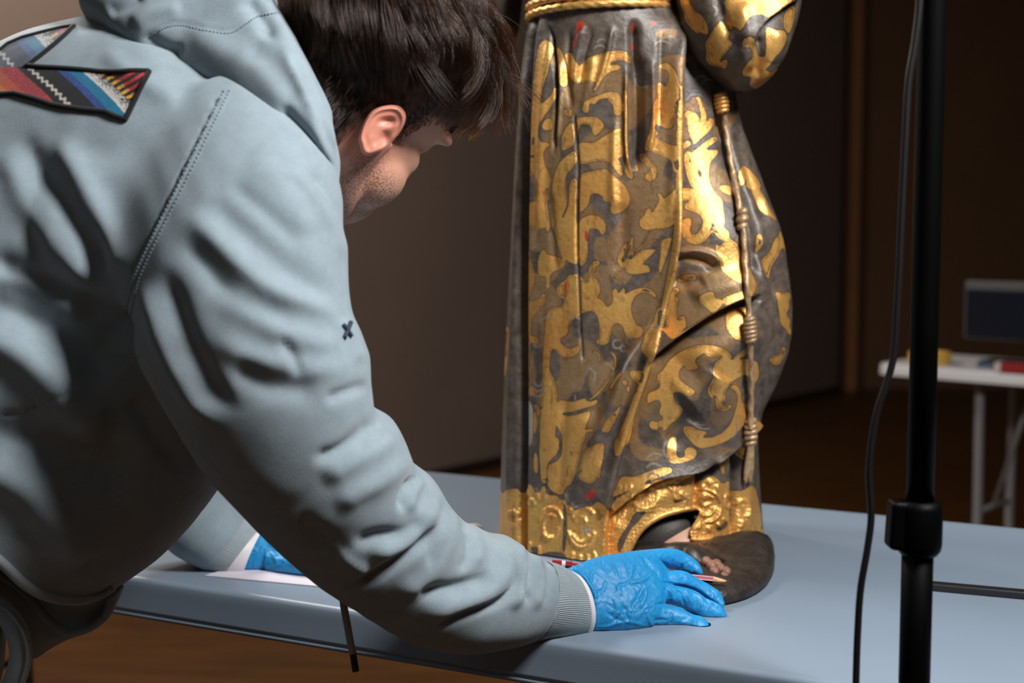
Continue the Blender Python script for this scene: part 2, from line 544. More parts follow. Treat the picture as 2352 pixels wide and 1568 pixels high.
# ================================================================ LIGHT STAND in front
M_blk = simple('black_stand_paint', S(3, 3, 3), 0.5, spec=.07)
M_rub = simple('black_cable_rubber', S(16, 15, 15), 0.45)
YP = 1.15
pb = P(2112, 1200, YP); px_, py_ = pb[0], pb[1]
st = thing('light_stand', 'black light stand pole standing in front of the table at right', 'light stand', (px_, py_, 0))
link('upper_tube', make_mesh('upper_tube', *tube([(px_, py_, z) for z in np.linspace(pb[2], 2.05, 8)], 0.0112, 24)), M_blk, st)
link('lower_tube', make_mesh('lower_tube', *tube([(px_ - .001, py_, z) for z in np.linspace(0.12, pb[2], 8)], 0.0128, 24)), M_blk, st)
zc0 = P(2112, 1262, YP)[2]; zc1 = P(2112, 1150, YP)[2]
cl = link('clamp_collar', make_mesh('clamp_collar', *merge([
    tube([(px_, py_, z) for z in (zc0 - .004, zc0, zc0 + .006, zc1 - .006, zc1)], [.0145, .0175, .0185, .0185, .0165], 32),
    ])), M_blk, st)
V = np.array([(px_ - .027, py_ - .011, zc0 + .002), (px_ + .004, py_ - .011, zc0 - .003), (px_ + .004, py_ - .011, zc1 - .001), (px_ - .025, py_ - .011, zc1 + .001),
              (px_ - .027, py_ + .011, zc0 + .002), (px_ + .004, py_ + .011, zc0 - .003), (px_ + .004, py_ + .011, zc1 - .001), (px_ - .025, py_ + .011, zc1 + .001)])
o = link('clamp_knob', make_mesh('clamp_knob', V, [(0, 1, 2, 3), (7, 6, 5, 4), (0, 4, 5, 1), (1, 5, 6, 2), (2, 6, 7, 3), (3, 7, 4, 0)], smooth=False), M_blk, cl); bevel(o, .004)
for k in range(3):
    a = 0.9 + k * 2 * math.pi / 3
    d = np.array([math.cos(a), math.sin(a), 0])
    base = np.array([px_, py_, 0])
    l = link('leg', make_mesh('leg', *tube([base + d * .015 + [0, 0, .52], base + d * .25 + [0, 0, .2], base + d * .42 + [0, 0, .012]], 0.009, 12)), M_blk, st)
    link('rubber_foot', make_mesh('rubber_foot', *tube([base + d * .405 + [0, 0, .03], base + d * .428 + [0, 0, .001]], 0.012, 12)), M_rub, l)
cab = [(2112, -160), (2112, 0), (2101, 100), (2087, 185), (2080, 300), (2071, 480), (2061, 690), (2049, 835), (2012, 955), (1996, 1080), (2001, 1185), (1993, 1255), (1977, 1350), (1970, 1450), (1966, 1568), (1962, 1750)]
CP = [P(x, y, YP - .012) for x, y in cab] + [np.array([px_ - .09, py_ - .05, .35]), np.array([px_ - .1, py_ - .1, .03]), np.array([px_ - .05, py_ - .4, .004])]
tag(link('power_cable', make_mesh('power_cable', *tube(CP, 0.0030, 12, 160)), M_rub), 'thin black power cable hanging down beside the black stand pole', 'cable')
# black bar on the table at right
r0, r1 = PT(2098, 1337, .7465), PT(2440, 1368, .7465)
rd = (r1 - r0) / np.linalg.norm(r1 - r0); rv = np.array([-rd[1], rd[0], 0])
V, Fc = obox((r0 + r1) / 2 * [1, 1, 0] + [0, 0, .7402], rd, rv, np.linalg.norm(r1 - r0), 0.016, 0.0085)
tag(bevel(link('metal_bar', make_mesh('metal_bar', V, Fc, smooth=False), simple('black_bar_paint', S(34, 33, 35), 0.45)), .002), 'flat black metal bar lying on the grey table right of the pole', 'bar')

# ================================================================ GILDED STATUE
# Painted ornament: shapes in the statue's own front elevation (unit = reference pixel at the statue), rasterised once,
# then read by the robe's vertices.  Channels: gold leaf, engraved hatching, bole red, bare ground.
OX0, OY0, OW, OH = 1120, -140, 760, 1480
CH = {'g': 0, 'h': 1, 'r': 2, 'w': 3}
ORN = np.zeros((4, OH, OW), np.float32)


def fill_poly(pts):
    pts = np.asarray(pts, float) - [OX0, OY0]
    x0, y0 = np.floor(pts.min(0)).astype(int) - 1; x1, y1 = np.ceil(pts.max(0)).astype(int) + 2
    x0, y0 = max(x0, 0), max(y0, 0); x1, y1 = min(x1, OW), min(y1, OH)
    if x1 <= x0 or y1 <= y0: return None
    X, Y = np.meshgrid(np.arange(x0, x1), np.arange(y0, y1))
    ins = np.zeros(X.shape, bool)
    n = len(pts)
    for i in range(n):
        ax, ay = pts[i]; bx, by = pts[(i + 1) % n]
        c = ((ay > Y) != (by > Y))
        if ay != by:
            ins ^= c & (X < (bx - ax) * (Y - ay) / (by - ay) + ax)
    return (slice(y0, y1), slice(x0, x1)), ins


def paint(ch, pts):
    r = fill_poly(pts)
    if r is None: return
    sl, ins = r
    for k in range(4):
        ORN[k][sl][ins] = (1.0 if CH.get(ch, -1) == k else 0.0) if ch != 'b' else (.82 if k == 0 else 0.)


def fr(ox, oy, s):
    def g(ch, *pts):
        p = np.array([(ox + x / s, oy + y / s) for x, y in pts])
        # round the outline
        q = np.vstack([p[-2:], p, p[:2]])
        n = len(p)
        out = []
        for i in range(n):
            p0, p1, p2, p3 = q[i + 1], q[i + 2], q[i + 3], q[(i + 4) % len(q)] if i + 4 < len(q) else q[-1]
            for t in (0, .25, .5, .75):
                out.append(0.5 * ((2 * p1) + (-p0 + p2) * t * .8 + (2 * p0 - 5 * p1 + 4 * p2 - p3) * t * t * .8 + (-p0 + 3 * p1 - 3 * p2 + p3) * t ** 3 * .8 + (p2 - p1) * (2 * t - (2 * t * .8 + 0)) * 0))
        paint(ch, [tuple(v) for v in p] if n < 4 else _chaikin(p))

    def st(ch, w, *pts):
        p = smooth_line(np.array([(ox + x / s, oy + y / s) for x, y in pts]))
        T = np.gradient(p, axis=0); T /= np.linalg.norm(T, axis=1)[:, None] + 1e-9
        Nn = np.stack([-T[:, 1], T[:, 0]], -1)
        k = np.linspace(0, 1, len(p)); h = (w / s / 2) * np.clip(np.minimum(k, 1 - k) * 6 + .3, 0, 1)[:, None]
        paint(ch, np.vstack([p + Nn * h, (p - Nn * h)[::-1]]))
    return g, st


def _chaikin(p, it=2):
    for _ in range(it):
        q = np.roll(p, -1, axis=0)
        p = np.stack([p * .78 + q * .22, p * .22 + q * .78], 1).reshape(-1, 2)
    return p


# hatching scratched over most of the ground of the front panel, with bare dark islands
_yy, _xx = np.mgrid[0:OH, 0:OW]; _X = _xx + OX0; _Y = _yy + OY0
_hm = np.sin(_X * .05 + 2.2 * np.sin(_Y * .021)) + np.sin(_Y * .038 + 2 * np.sin(_X * .033 + .7))
ORN[1] = np.clip((_hm + .1) * 2.5, 0, 1) * (_Y + 18 * _hm > 150) * (_Y + 25 * np.sin(_X * .06) < 1000) * (_X > 1205) * (_X < 1560)
ORN[1] = np.maximum(ORN[1], np.clip((_hm - .1) * 2.5, 0, 1) * (_Y + 18 * _hm > 250) * (_Y + 25 * np.sin(_X * .05) < 1050) * (_X >= 1560) * (_X + 14 * _hm < 1700) * .9)
# -- hatched ground first (large fields), then leaf
g, st_ = fr(0, 0, 1)
g('h', (1300, 190), (1440, 160), (1440, 210), (1330, 240), (1320, 270), (1310, 255))
g('h', (1430, 410), (1545, 400), (1540, 520), (1480, 570), (1440, 660), (1400, 640), (1390, 560), (1440, 480))
g('h', (1272, 280), (1290, 350), (1275, 420), (1255, 400), (1250, 330))
g('h', (1210, 515), (1260, 520), (1290, 590), (1255, 590), (1225, 560))
g('h', (1365, 540), (1398, 550), (1398, 600), (1365, 600))
g('h', (1215, 620), (1260, 640), (1300, 700), (1250, 720), (1215, 690))
g('h', (1220, 730), (1255, 710), (1255, 800), (1218, 800))
g('h', (1490, 640), (1535, 645), (1500, 790), (1440, 760), (1450, 690))
g('h', (1350, 850), (1420, 820), (1410, 880), (1360, 920))
g('h', (1285, 790), (1345, 780), (1345, 900), (1290, 900))
g('h', (1565, 235), (1600, 235), (1590, 320), (1565, 320))
g('h', (1565, 560), (1640, 560), (1640, 620), (1560, 600))
g('h', (1540, 625), (1640, 620), (1720, 640), (1700, 690), (1600, 760), (1530, 730))
g('h', (1560, 780), (1650, 760), (1660, 800), (1560, 850), (1480, 900), (1460, 1020), (1530, 1030), (1500, 1060), (1450, 1050), (1440, 960), (1500, 820))
g('h', (1560, 860), (1600, 830), (1590, 920), (1560, 900))
g('h', (1330, 1010), (1380, 1030), (1360, 1100), (1310, 1090))
g, st_ = fr(1180, 0, 5.8075)
g('g', (380, 540), (480, 530), (520, 640), (500, 800), (480, 960), (430, 1130), (400, 1250), (390, 1400), (480, 1300), (560, 1130), (570, 1250), (520, 1400), (430, 1540), (400, 1640), (230, 1640), (250, 1250), (290, 900), (320, 650))
g('g', (560, 600), (650, 680), (690, 900), (720, 1120), (640, 1180), (590, 900))
g('g', (670, 700), (760, 690), (810, 780), (850, 840), (880, 880), (960, 780), (1080, 740), (1220, 700), (1320, 680), (1440, 670), (1530, 710), (1580, 740), (1565, 860), (1500, 820), (1420, 800), (1330, 820), (1280, 860), (1400, 860), (1440, 900), (1380, 940), (1280, 960), (1200, 1040), (1140, 1150), (1070, 1250), (1080, 1180), (1120, 1100), (960, 1090), (860, 1120), (780, 1080), (720, 1000), (690, 850))
g('g', (1080, 1290), (1250, 1220), (1390, 1230), (1440, 1310), (1460, 1450), (1440, 1540), (1340, 1540), (1330, 1400), (1270, 1350), (1260, 1300), (1130, 1330), (1080, 1400), (1010, 1370), (1010, 1480), (970, 1520), (910, 1460), (930, 1370), (1000, 1320))
g('g', (1460, 1190), (1505, 1190), (1515, 1600), (1455, 1600))
g('g', (1940, 860), (2010, 840), (2060, 900), (2100, 980), (2130, 1100), (2150, 1250), (2130, 1350), (2110, 1400), (2110, 1620), (1840, 1620), (1830, 1400), (1900, 1290), (1890, 1100), (1960, 1110), (2000, 1170), (2040, 1050), (2020, 950), (1960, 940), (1920, 900))
g('h', (1860, 420), (2100, 400), (2100, 530), (1900, 540))
g('g', (215, 420), (250, 430), (215, 580), (180, 570))
g('r', (1570, 300), (1625, 310), (1610, 420), (1590, 420)); g('r', (1800, 310), (1870, 300), (1860, 350), (1810, 350))
g('r', (1570, 570), (1605, 570), (1600, 650), (1570, 650)); g('r', (840, 290), (960, 280), (900, 420), (820, 640), (780, 640), (850, 420))
g, st_ = fr(1180, 250, 5.8075)
g('g', (230, 0), (480, -20), (430, 100), (370, 200), (350, 330), (380, 440), (470, 450), (490, 490), (430, 530), (410, 620), (430, 760), (480, 860), (500, 960), (470, 1080), (430, 1050), (430, 1130), (460, 1200), (440, 1250), (460, 1400), (480, 1600), (180, 1600), (180, 1250), (240, 1240), (300, 1210), (340, 1120), (330, 960), (280, 880), (240, 860), (200, 950), (200, 600), (210, 300))
g('d', (245, 380), (280, 370), (280, 470), (240, 490)); g('d', (215, 610), (280, 610), (280, 650), (220, 650))
g('g', (440, 130), (500, 120), (520, 200), (510, 290), (420, 290), (400, 220))
g('g', (640, 320), (760, 170), (800, 200), (820, 480), (720, 530), (640, 570))
g('g', (660, 0), (790, 0), (770, 120), (690, 90))
g('g', (830, 560), (860, 450), (960, 440), (1060, 460), (1170, 380), (1330, 290), (1440, 240), (1440, 350), (1480, 650), (1380, 650), (1440, 760), (1460, 900), (1400, 880), (1290, 720), (1190, 690), (1060, 700), (900, 750), (860, 680))
g('g', (880, 870), (1060, 820), (1240, 790), (1290, 850), (1350, 900), (1420, 960), (1510, 1050), (1550, 1150), (1555, 1250), (1500, 1340), (1400, 1400), (1310, 1400), (1280, 1320), (1310, 1250), (1200, 1230), (1180, 1150), (1080, 1120), (1020, 1150), (1010, 1250), (960, 1330), (880, 1400), (860, 1200), (850, 950))
g('g', (530, 900), (600, 720), (680, 640), (820, 540), (850, 700), (780, 790), (710, 870), (680, 1000), (700, 1100), (720, 1280), (640, 1450), (620, 1600), (490, 1600), (490, 1200), (520, 1000))
g('g', (740, 960), (850, 900), (850, 1300), (840, 1600), (640, 1600), (660, 1440), (740, 1280))
g('g', (880, 110), (1000, 100), (1120, 110), (1190, 170), (1210, 240), (1160, 300), (1090, 370), (1050, 320), (1040, 250), (1000, 200), (900, 200), (870, 260), (840, 420), (810, 300), (820, 120))
g('g', (1480, 0), (1520, 0), (1520, 400), (1530, 700), (1600, 880), (1580, 950), (1480, 880), (1490, 650), (1470, 300))
g('g', (1830, 0), (2100, 0), (2080, 110), (2080, 260), (2010, 280), (1960, 240), (1880, 210), (1860, 260), (1920, 340), (1870, 380), (1960, 430), (2080, 500), (2130, 500), (2110, 900), (2080, 820), (2070, 700), (1950, 620), (1800, 560), (1740, 560), (1760, 420), (1810, 300))
g('g', (1680, 590), (1740, 590), (1840, 740), (1900, 790), (1890, 920), (1830, 980), (1750, 940), (1750, 870), (1810, 840), (1760, 740), (1690, 680))
g('g', (1600, 770), (1640, 720), (1680, 800), (1640, 850))
g('g', (1890, 1130), (1950, 1130), (1980, 1210), (2100, 1080), (2130, 1060), (2140, 1600), (1680, 1600), (1670, 1470), (1740, 1420), (1760, 1330), (1820, 1320), (1830, 1400), (1900, 1280), (1930, 1200))
g('g', (880, 1470), (1000, 1410), (1130, 1420), (1220, 1500), (1240, 1600), (860, 1600))
st_('w', 16, (865, 700), (875, 800), (868, 900)); st_('d', 10, (800, 60), (825, 350), (845, 600), (860, 700)); st_('d', 14, (850, 900), (845, 1100), (838, 1280), (842, 1568))
g, st_ = fr(1180, 500, 5.8075)
g('g', (200, 0), (470, 0), (480, 150), (440, 210), (430, 120), (380, 80), (220, 90))
g('g', (490, 0), (830, 0), (850, 240), (850, 560), (840, 620), (750, 600), (690, 550), (690, 620), (640, 680), (520, 720), (480, 800), (490, 870), (490, 940), (440, 950), (440, 780), (320, 780), (320, 560), (360, 440), (420, 410), (440, 490), (600, 520), (650, 560), (640, 500), (560, 300), (510, 120))
g('g', (870, 60), (1000, 0), (1190, 0), (1230, 80), (1230, 180), (1180, 240), (1150, 180), (1080, 120), (1010, 140), (990, 300), (990, 500), (960, 600), (900, 650), (860, 600), (870, 300))
g('g', (730, 760), (850, 750), (900, 780), (960, 860), (1000, 840), (1000, 680), (1050, 580), (1140, 570), (1150, 620), (1080, 680), (1080, 780), (1150, 880), (1160, 1000), (1100, 1070), (1190, 1090), (1230, 1180), (1280, 1180), (1330, 1100), (1310, 960), (1370, 930), (1400, 1020), (1450, 930), (1490, 950), (1480, 1020), (1580, 960), (1720, 920), (1830, 950), (1900, 1030), (1880, 1070), (1800, 1000), (1690, 990), (1600, 1070), (1565, 1180), (1580, 1300), (1640, 1420), (1700, 1500), (1680, 1600), (1500, 1600), (1460, 1440), (1390, 1400), (1330, 1420), (1290, 1600), (1160, 1600), (1130, 1320), (1060, 1240), (960, 1250), (840, 1320), (760, 1400), (710, 1600), (420, 1600), (440, 1300), (480, 1220), (550, 1190), (640, 1180), (690, 1080), (600, 1060), (570, 960), (600, 880), (700, 830))
g('g', (200, 400), (240, 600), (290, 760), (270, 900), (230, 1000), (190, 1130), (340, 1080), (430, 980), (440, 1150), (320, 1240), (250, 1350), (210, 1600), (130, 1600), (140, 500))
g('g', (1380, 540), (1420, 440), (1510, 310), (1530, 380), (1580, 220), (1600, 280), (1580, 450), (1600, 480), (1700, 420), (1900, 410), (1850, 480), (1700, 620), (1790, 630), (1830, 720), (1720, 740), (1600, 760), (1500, 730), (1490, 660), (1440, 680), (1390, 600))
g('g', (1680, 0), (2080, 0), (2050, 60), (1960, 120), (1850, 160), (1730, 170), (1670, 80))
st_('g', 20, (1600, 480), (1750, 350), (1920, 290)); st_('g', 16, (1700, 350), (1760, 270), (1800, 180)); st_('g', 18, (1260, 200), (1270, 400), (1330, 580)); st_('g', 16, (1310, 860), (1360, 760), (1420, 700))
st_('d', 14, (1530, 550), (1700, 430), (1900, 400)); st_('d', 12, (1520, 320), (1500, 480), (1440, 600))
g('g', (1940, 290), (2080, 250), (2060, 340), (1990, 600), (1940, 760), (1910, 700), (1940, 500))
g('g', (1880, 1230), (1950, 1150), (1930, 1400), (1800, 1600), (1700, 1600), (1860, 1350))
st_('w', 24, (858, 640), (868, 960), (885, 1300), (895, 1500)); st_('d', 12, (842, 0), (850, 300), (855, 560))
g('r', (960, 160), (990, 200), (985, 330), (955, 280)); g('r', (680, 860), (715, 850), (705, 970), (680, 1080), (672, 960))
g, st_ = fr(1130, 750, 5.8075)
g('g', (170, 0), (230, 0), (240, 250), (220, 400), (180, 680), (160, 650), (160, 300))
g('g', (410, 0), (490, 0), (500, 110), (620, 140), (630, 220), (560, 230), (500, 200), (500, 350), (490, 500), (500, 600), (440, 620), (470, 720), (520, 800), (670, 870), (520, 910), (410, 980), (400, 400))
g('g', (710, -20), (1000, -20), (980, 150), (930, 80), (910, 200), (960, 260), (1050, 300), (1160, 240), (1180, 320), (1120, 390), (1020, 420), (900, 390), (860, 300), (800, 300), (780, 500), (780, 600), (850, 720), (880, 950), (870, 1100), (840, 1600), (650, 1600), (660, 1200), (680, 900), (690, 500))
g('g', (870, 960), (1070, 1010), (1250, 940), (1280, 1010), (1420, 960), (1390, 1050), (1250, 1080), (1060, 1140), (930, 1150), (930, 1180), (1060, 1190), (1330, 1110), (1300, 1200), (1250, 1350), (1230, 1600), (920, 1600), (940, 1450), (860, 1330), (840, 1200))
g('g', (1440, -20), (1570, -20), (1570, 200), (1520, 240), (1440, 240), (1380, 200), (1440, 150))
st_('g', 24, (1340, 330), (1420, 360), (1440, 480)); st_('g', 26, (1570, 320), (1640, 400), (1640, 520), (1560, 700), (1400, 900), (1270, 1000))
g('g', (1780, -20), (2020, -20), (2000, 120), (1900, 130), (1800, 50))
g('g', (2080, 0), (2220, 0), (2130, 400), (2050, 400), (1980, 300), (1990, 220))
g('g', (1850, 570), (1990, 570), (2010, 620), (1970, 760), (1880, 700), (1830, 620))
g('g', (1740, 700), (1780, 680), (1815, 730), (1780, 785), (1745, 760)); g('g', (1820, 760), (1850, 820), (1820, 880), (1790, 830))
st_('g', 50, (1580, 830), (1640, 720), (1740, 590))
g('g', (1700, 1060), (1740, 1000), (1690, 1150), (1600, 1330), (1560, 1400), (1470, 1380), (1500, 1300), (1560, 1200))
g('g', (1900, 850), (1980, 800), (1900, 1250), (1830, 1600), (1650, 1600), (1690, 1420), (1780, 1200), (1850, 1000))
st_('g', 40, (1220, 1540), (1250, 1400), (1380, 1370)); g('g', (530, 1020), (670, 1060), (650, 1200), (600, 1180)); g('g', (540, 1080), (620, 1230), (600, 1380), (540, 1470))
st_('w', 90, (475, 990), (495, 1300), (470, 1600))
st_('w', 28, (1200, 60), (1190, 150), (1215, 350), (1240, 480)); st_('w', 26, (1070, 720), (1100, 820)); st_('w', 28, (1110, 900), (1115, 1020)); st_('w', 24, (470, 230), (490, 340))
st_('w', 22, (1980, 190), (1800, 470), (1740, 610)); st_('d', 30, (720, 535), (770, 535))
g, st_ = fr(1130, 1000, 5.0575)
g('g', (560, 0), (780, 0), (780, 200), (640, 330), (640, 560), (570, 540), (560, 300))
g('g', (830, 0), (1080, 0), (1050, 130), (1000, 380), (930, 560), (860, 600), (820, 700), (700, 650), (640, 560), (650, 330), (760, 300), (800, 200))
g('g', (1080, 150), (1320, 40), (1300, 250), (1250, 480), (1150, 560), (1000, 480), (1040, 300))
g('g', (1430, 0), (1580, 0), (1500, 200), (1420, 220))
g('g', (1240, 180), (1280, 200), (1270, 480), (1240, 480)); g('g', (480, 180), (540, 220), (540, 450), (480, 420))
st_('d', 26, (1040, 390), (980, 480), (930, 570)); st_('d', 20, (920, 170), (935, 230)); st_('d', 16, (885, 340), (880, 400)); st_('d', 34, (790, 60), (780, 230), (660, 330))
g('d', (1070, 130), (1180, 10), (1340, 10), (1200, 90))
g('g', (80, 600), (130, 680), (200, 620), (290, 610), (300, 680), (345, 650), (400, 560), (440, 560), (480, 600), (500, 650), (560, 660), (580, 590), (620, 580), (640, 680), (700, 690), (760, 690), (790, 740), (870, 730), (870, 800), (930, 790), (960, 860), (1060, 820), (1180, 800), (1240, 730), (1360, 770), (1370, 1000), (1360, 1640), (60, 1640), (60, 600))
g('d', (460, 1290), (540, 1290), (540, 1400), (470, 1350)); g('d', (560, 1380), (700, 1340), (860, 1370), (880, 1440), (600, 1430)); st_('d', 40, (850, 800), (860, 1000), (840, 1350))
g('r', (1100, 660), (1200, 590), (1220, 640), (1190, 740), (1165, 740), (1160, 690), (1120, 760)); g('w', (1080, 1060), (1140, 1060), (1140, 1120), (1110, 1150), (1085, 1100))
# -- right half of the robe
g, st_ = fr(1530, 200, 6.8167)
g('g', (310, 400), (370, 360), (470, 390), (530, 480), (530, 560), (560, 470), (520, 240), (470, 150), (540, 150), (600, 330), (640, 420), (640, 560), (680, 470), (760, 500), (740, 620), (640, 730), (520, 830), (440, 910), (430, 820), (380, 740), (360, 600), (350, 500))
g('g', (260, 900), (350, 820), (410, 860), (390, 930), (290, 970))
g('g', (300, 1060), (340, 990), (420, 1020), (520, 940), (640, 830), (780, 760), (820, 800), (780, 860), (660, 930), (620, 990), (820, 980), (800, 1060), (690, 1150), (650, 1300), (660, 1600), (400, 1600), (330, 1350), (310, 1200))
st_('d', 26, (395, 1090), (380, 1190)); st_('d', 26, (600, 1150), (585, 1220)); st_('d', 12, (510, 1250), (530, 1400), (550, 1480))
g('g', (1120, 1290), (1230, 1200), (1310, 1300), (1420, 1500), (1420, 1600), (1180, 1600), (1230, 1400), (1130, 1600))
g, st_ = fr(1530, 410, 6.8167)
g('g', (360, -20), (650, -20), (670, 130), (720, 230), (810, 340), (800, 480), (800, 650), (800, 700), (770, 760), (850, 840), (850, 950), (960, 1020), (960, 1080), (1080, 1180), (1100, 1250), (1000, 1290), (1180, 1400), (1200, 1600), (880, 1600), (760, 1450), (720, 1300), (670, 1100), (670, 1010), (720, 1070), (790, 980), (700, 930), (640, 820), (580, 920), (520, 1000), (430, 1040), (330, 1010), (250, 920), (215, 760), (240, 650), (310, 610), (360, 620), (380, 700), (340, 800), (370, 880), (430, 870), (500, 760), (520, 650), (490, 580), (430, 530), (340, 500), (280, 460), (300, 390), (350, 350), (290, 340), (240, 380), (195, 350), (210, 180), (300, 140), (420, 160))
g('g', (770, 110), (960, 100), (1030, 290), (830, 240))
g('g', (1310, 100), (1390, 100), (1400, 300), (1430, 500), (1550, 670), (1500, 680), (1370, 570), (1300, 420), (1290, 250))
g('g', (1460, 960), (1590, 800), (1640, 930), (1740, 1020), (1760, 1200), (1660, 1120), (1580, 1090), (1540, 1200), (1480, 1400), (1500, 1600), (1370, 1450), (1360, 1280), (1440, 1150))
g('g', (1250, 850), (1330, 900), (1330, 1100), (1270, 1200)); g('g', (180, 1580), (250, 1500), (420, 1490), (430, 1580))
st_('d', 16, (640, 700), (635, 800), (690, 850)); st_('d', 14, (420, 160), (470, 230))
g, st_ = fr(1480, 620, 6.2714)
g('g', (480, 120), (600, 50), (700, 80), (720, 150), (640, 120), (560, 170), (490, 170))
g('g', (320, 320), (480, 240), (500, 300), (440, 380), (500, 410), (460, 480), (460, 600), (470, 740), (490, 660), (550, 640), (560, 800), (480, 880), (360, 990), (290, 900), (250, 850), (330, 800), (300, 600), (290, 450))
g('g', (700, 380), (820, 290), (890, 300), (900, 400), (980, 400), (990, 480), (850, 610), (790, 520), (730, 450))
g('g', (980, 380), (1230, 270), (1240, 190), (1130, 150), (1060, 80), (1050, 0), (1410, 0), (1430, 250), (1340, 330), (1180, 400), (1000, 500), (980, 440))
g('g', (1040, 700), (1100, 570), (1220, 520), (1340, 520), (1310, 640), (1380, 780), (1380, 930), (1300, 1010), (1180, 980), (1100, 960), (1040, 830))
g('g', (250, 1450), (350, 1280), (540, 1120), (700, 1050), (850, 1040), (980, 1090), (1070, 1180), (1090, 1260), (1200, 1110), (1330, 1020), (1340, 1100), (1200, 1250), (1080, 1330), (960, 1430), (850, 1600), (840, 1400), (870, 1330), (960, 1200), (900, 1200), (800, 1220), (750, 1160), (700, 1200), (640, 1280), (700, 1370), (640, 1420), (560, 1420), (540, 1340), (460, 1420), (470, 1600), (180, 1600), (190, 1490))
g('g', (1760, 300), (1850, 330), (1940, 310), (2010, 370), (1960, 430), (1960, 560), (1900, 620), (1980, 720), (1950, 800), (2010, 890), (1960, 940), (1880, 830), (1800, 760), (1790, 620), (1760, 450))
g('g', (1820, 1080), (1900, 1100), (1880, 1230), (1790, 1350), (1700, 1340), (1620, 1260), (1720, 1210), (1830, 1180))
st_('g', 34, (340, 1000), (600, 815), (900, 590), (1180, 410), (1400, 330))
g, st_ = fr(1430, 820, 5.6)
g('g', (500, 180), (610, 30), (720, -10), (860, -10), (760, 80), (700, 160), (690, 260), (760, 330), (850, 400), (830, 450), (760, 470), (690, 420), (620, 440), (640, 560), (720, 620), (750, 680), (680, 790), (600, 850), (560, 920), (500, 950), (500, 870), (440, 930), (360, 920), (330, 860), (370, 800), (420, 830), (520, 780), (450, 700), (480, 620), (470, 540), (390, 560), (310, 610), (320, 460), (400, 430), (480, 380), (460, 270), (440, 220))
g('g', (980, 400), (1010, 260), (1060, 180), (1050, 60), (1100, -10), (1560, -10), (1610, 150), (1600, 250), (1520, 360), (1500, 300), (1460, 190), (1380, 210), (1260, 290), (1180, 350), (1160, 430), (1180, 500), (1140, 540), (1190, 570), (1250, 560), (1250, 610), (1160, 660), (1080, 620), (1060, 520), (1050, 440), (1030, 500))
g('g', (1200, 330), (1300, 310), (1370, 380), (1400, 560), (1470, 560), (1440, 700), (1380, 850), (1300, 980), (1180, 1080), (1010, 1150), (920, 1150), (840, 1080), (770, 960), (760, 880), (850, 870), (900, 910), (1030, 930), (950, 1020), (1080, 1000), (1180, 930), (1250, 820), (1290, 650), (1340, 500), (1300, 400), (1240, 370))
g('g', (550, 1160), (600, 1030), (690, 1010), (680, 1100), (660, 1230), (700, 1290), (770, 1260), (760, 1180), (820, 1130), (910, 1170), (900, 1270), (780, 1330), (600, 1360), (550, 1270))
g('g', (1480, 780), (1600, 780), (1560, 1000), (1560, 1200), (1540, 1340), (1450, 1250), (1460, 1000)); g('g', (1210, 1330), (1300, 1180), (1400, 1110), (1410, 1300), (1300, 1400), (1290, 1520), (1240, 1480))
g, st_ = fr(1380, 1060, 5.6)
g('g', (170, 420), (250, 180), (430, 190), (640, 90), (860, 40), (900, 110), (640, 210), (400, 330), (130, 470))
g('g', (100, 530), (400, 330), (640, 220), (900, 180), (1250, 120), (1250, 480), (1270, 640), (1100, 900), (700, 900), (420, 1100), (340, 1240), (300, 1330), (80, 1330))
g('d', (430, 650), (600, 620), (480, 760), (370, 880), (300, 1050), (230, 1200), (210, 1050), (280, 920), (380, 790)); g('d', (920, 510), (1010, 470), (1080, 500), (960, 530))
g('g', (1250, 280), (1340, 230), (1430, 160), (1500, 240), (1560, 280), (1640, 230), (1680, 300), (1700, 380), (1820, 370), (1860, 290), (2000, 330), (2100, 880), (1900, 1000), (1680, 960), (1240, 1040), (1000, 900), (1270, 600), (1240, 450))
g('d', (1440, 860), (1620, 760), (1640, 800), (1560, 880)); st_('d', 50, (1690, 40), (1700, 400), (1710, 800))
# -- the broad worn gold edge of the front panel
g, st_ = fr(0, 0, 1)
st_('b', 20, (1551, 200), (1553, 330), (1552, 470), (1547, 560), (1535, 640), (1515, 740), (1478, 870), (1440, 985))
# -- sleeve
g, st_ = fr(1530, 0, 6.819)
g('g', (200, -600), (340, 0), (440, 180), (560, 230), (660, 400), (670, 540), (590, 540), (530, 500), (500, 540), (400, 420), (300, 250), (200, 0))
g('g', (660, 580), (760, 430), (840, 320), (900, 400), (990, 520), (960, 600), (1060, 680), (960, 800), (870, 900), (850, 960), (960, 930), (960, 1000), (930, 1090), (860, 1050), (700, 1030), (650, 900), (640, 780), (610, 680))
g('g', (890, 200), (920, 60), (900, -600), (1900, -600), (1900, 0), (1740, 140), (1560, 300), (1480, 240), (1340, 240), (1240, 330), (1210, 440), (1150, 490), (1090, 420), (1020, 470), (960, 440), (900, 330))
g('g', (1190, 600), (1280, 560), (1370, 600), (1380, 680), (1440, 800), (1470, 960), (1560, 900), (1570, 750), (1580, 400), (1700, 470), (1850, 470), (1900, 580), (1840, 700), (1700, 830), (1600, 1000), (1530, 1100), (1770, 1040), (1700, 1200), (1480, 1420), (1290, 1360), (1340, 1200), (1200, 1200), (1190, 1100), (1260, 920), (1350, 880), (1340, 760), (1270, 720), (1190, 740))
g('g', (1850, 250), (2060, 0), (1990, 400), (1920, 550), (1850, 450))


def blur1(a, it=1):
    for _ in range(it):
        a = (np.roll(a, 1, 1) + 2 * a + np.roll(a, -1, 1)) / 4
        a = (np.roll(a, 1, 2) + 2 * a + np.roll(a, -1, 2)) / 4
    return a


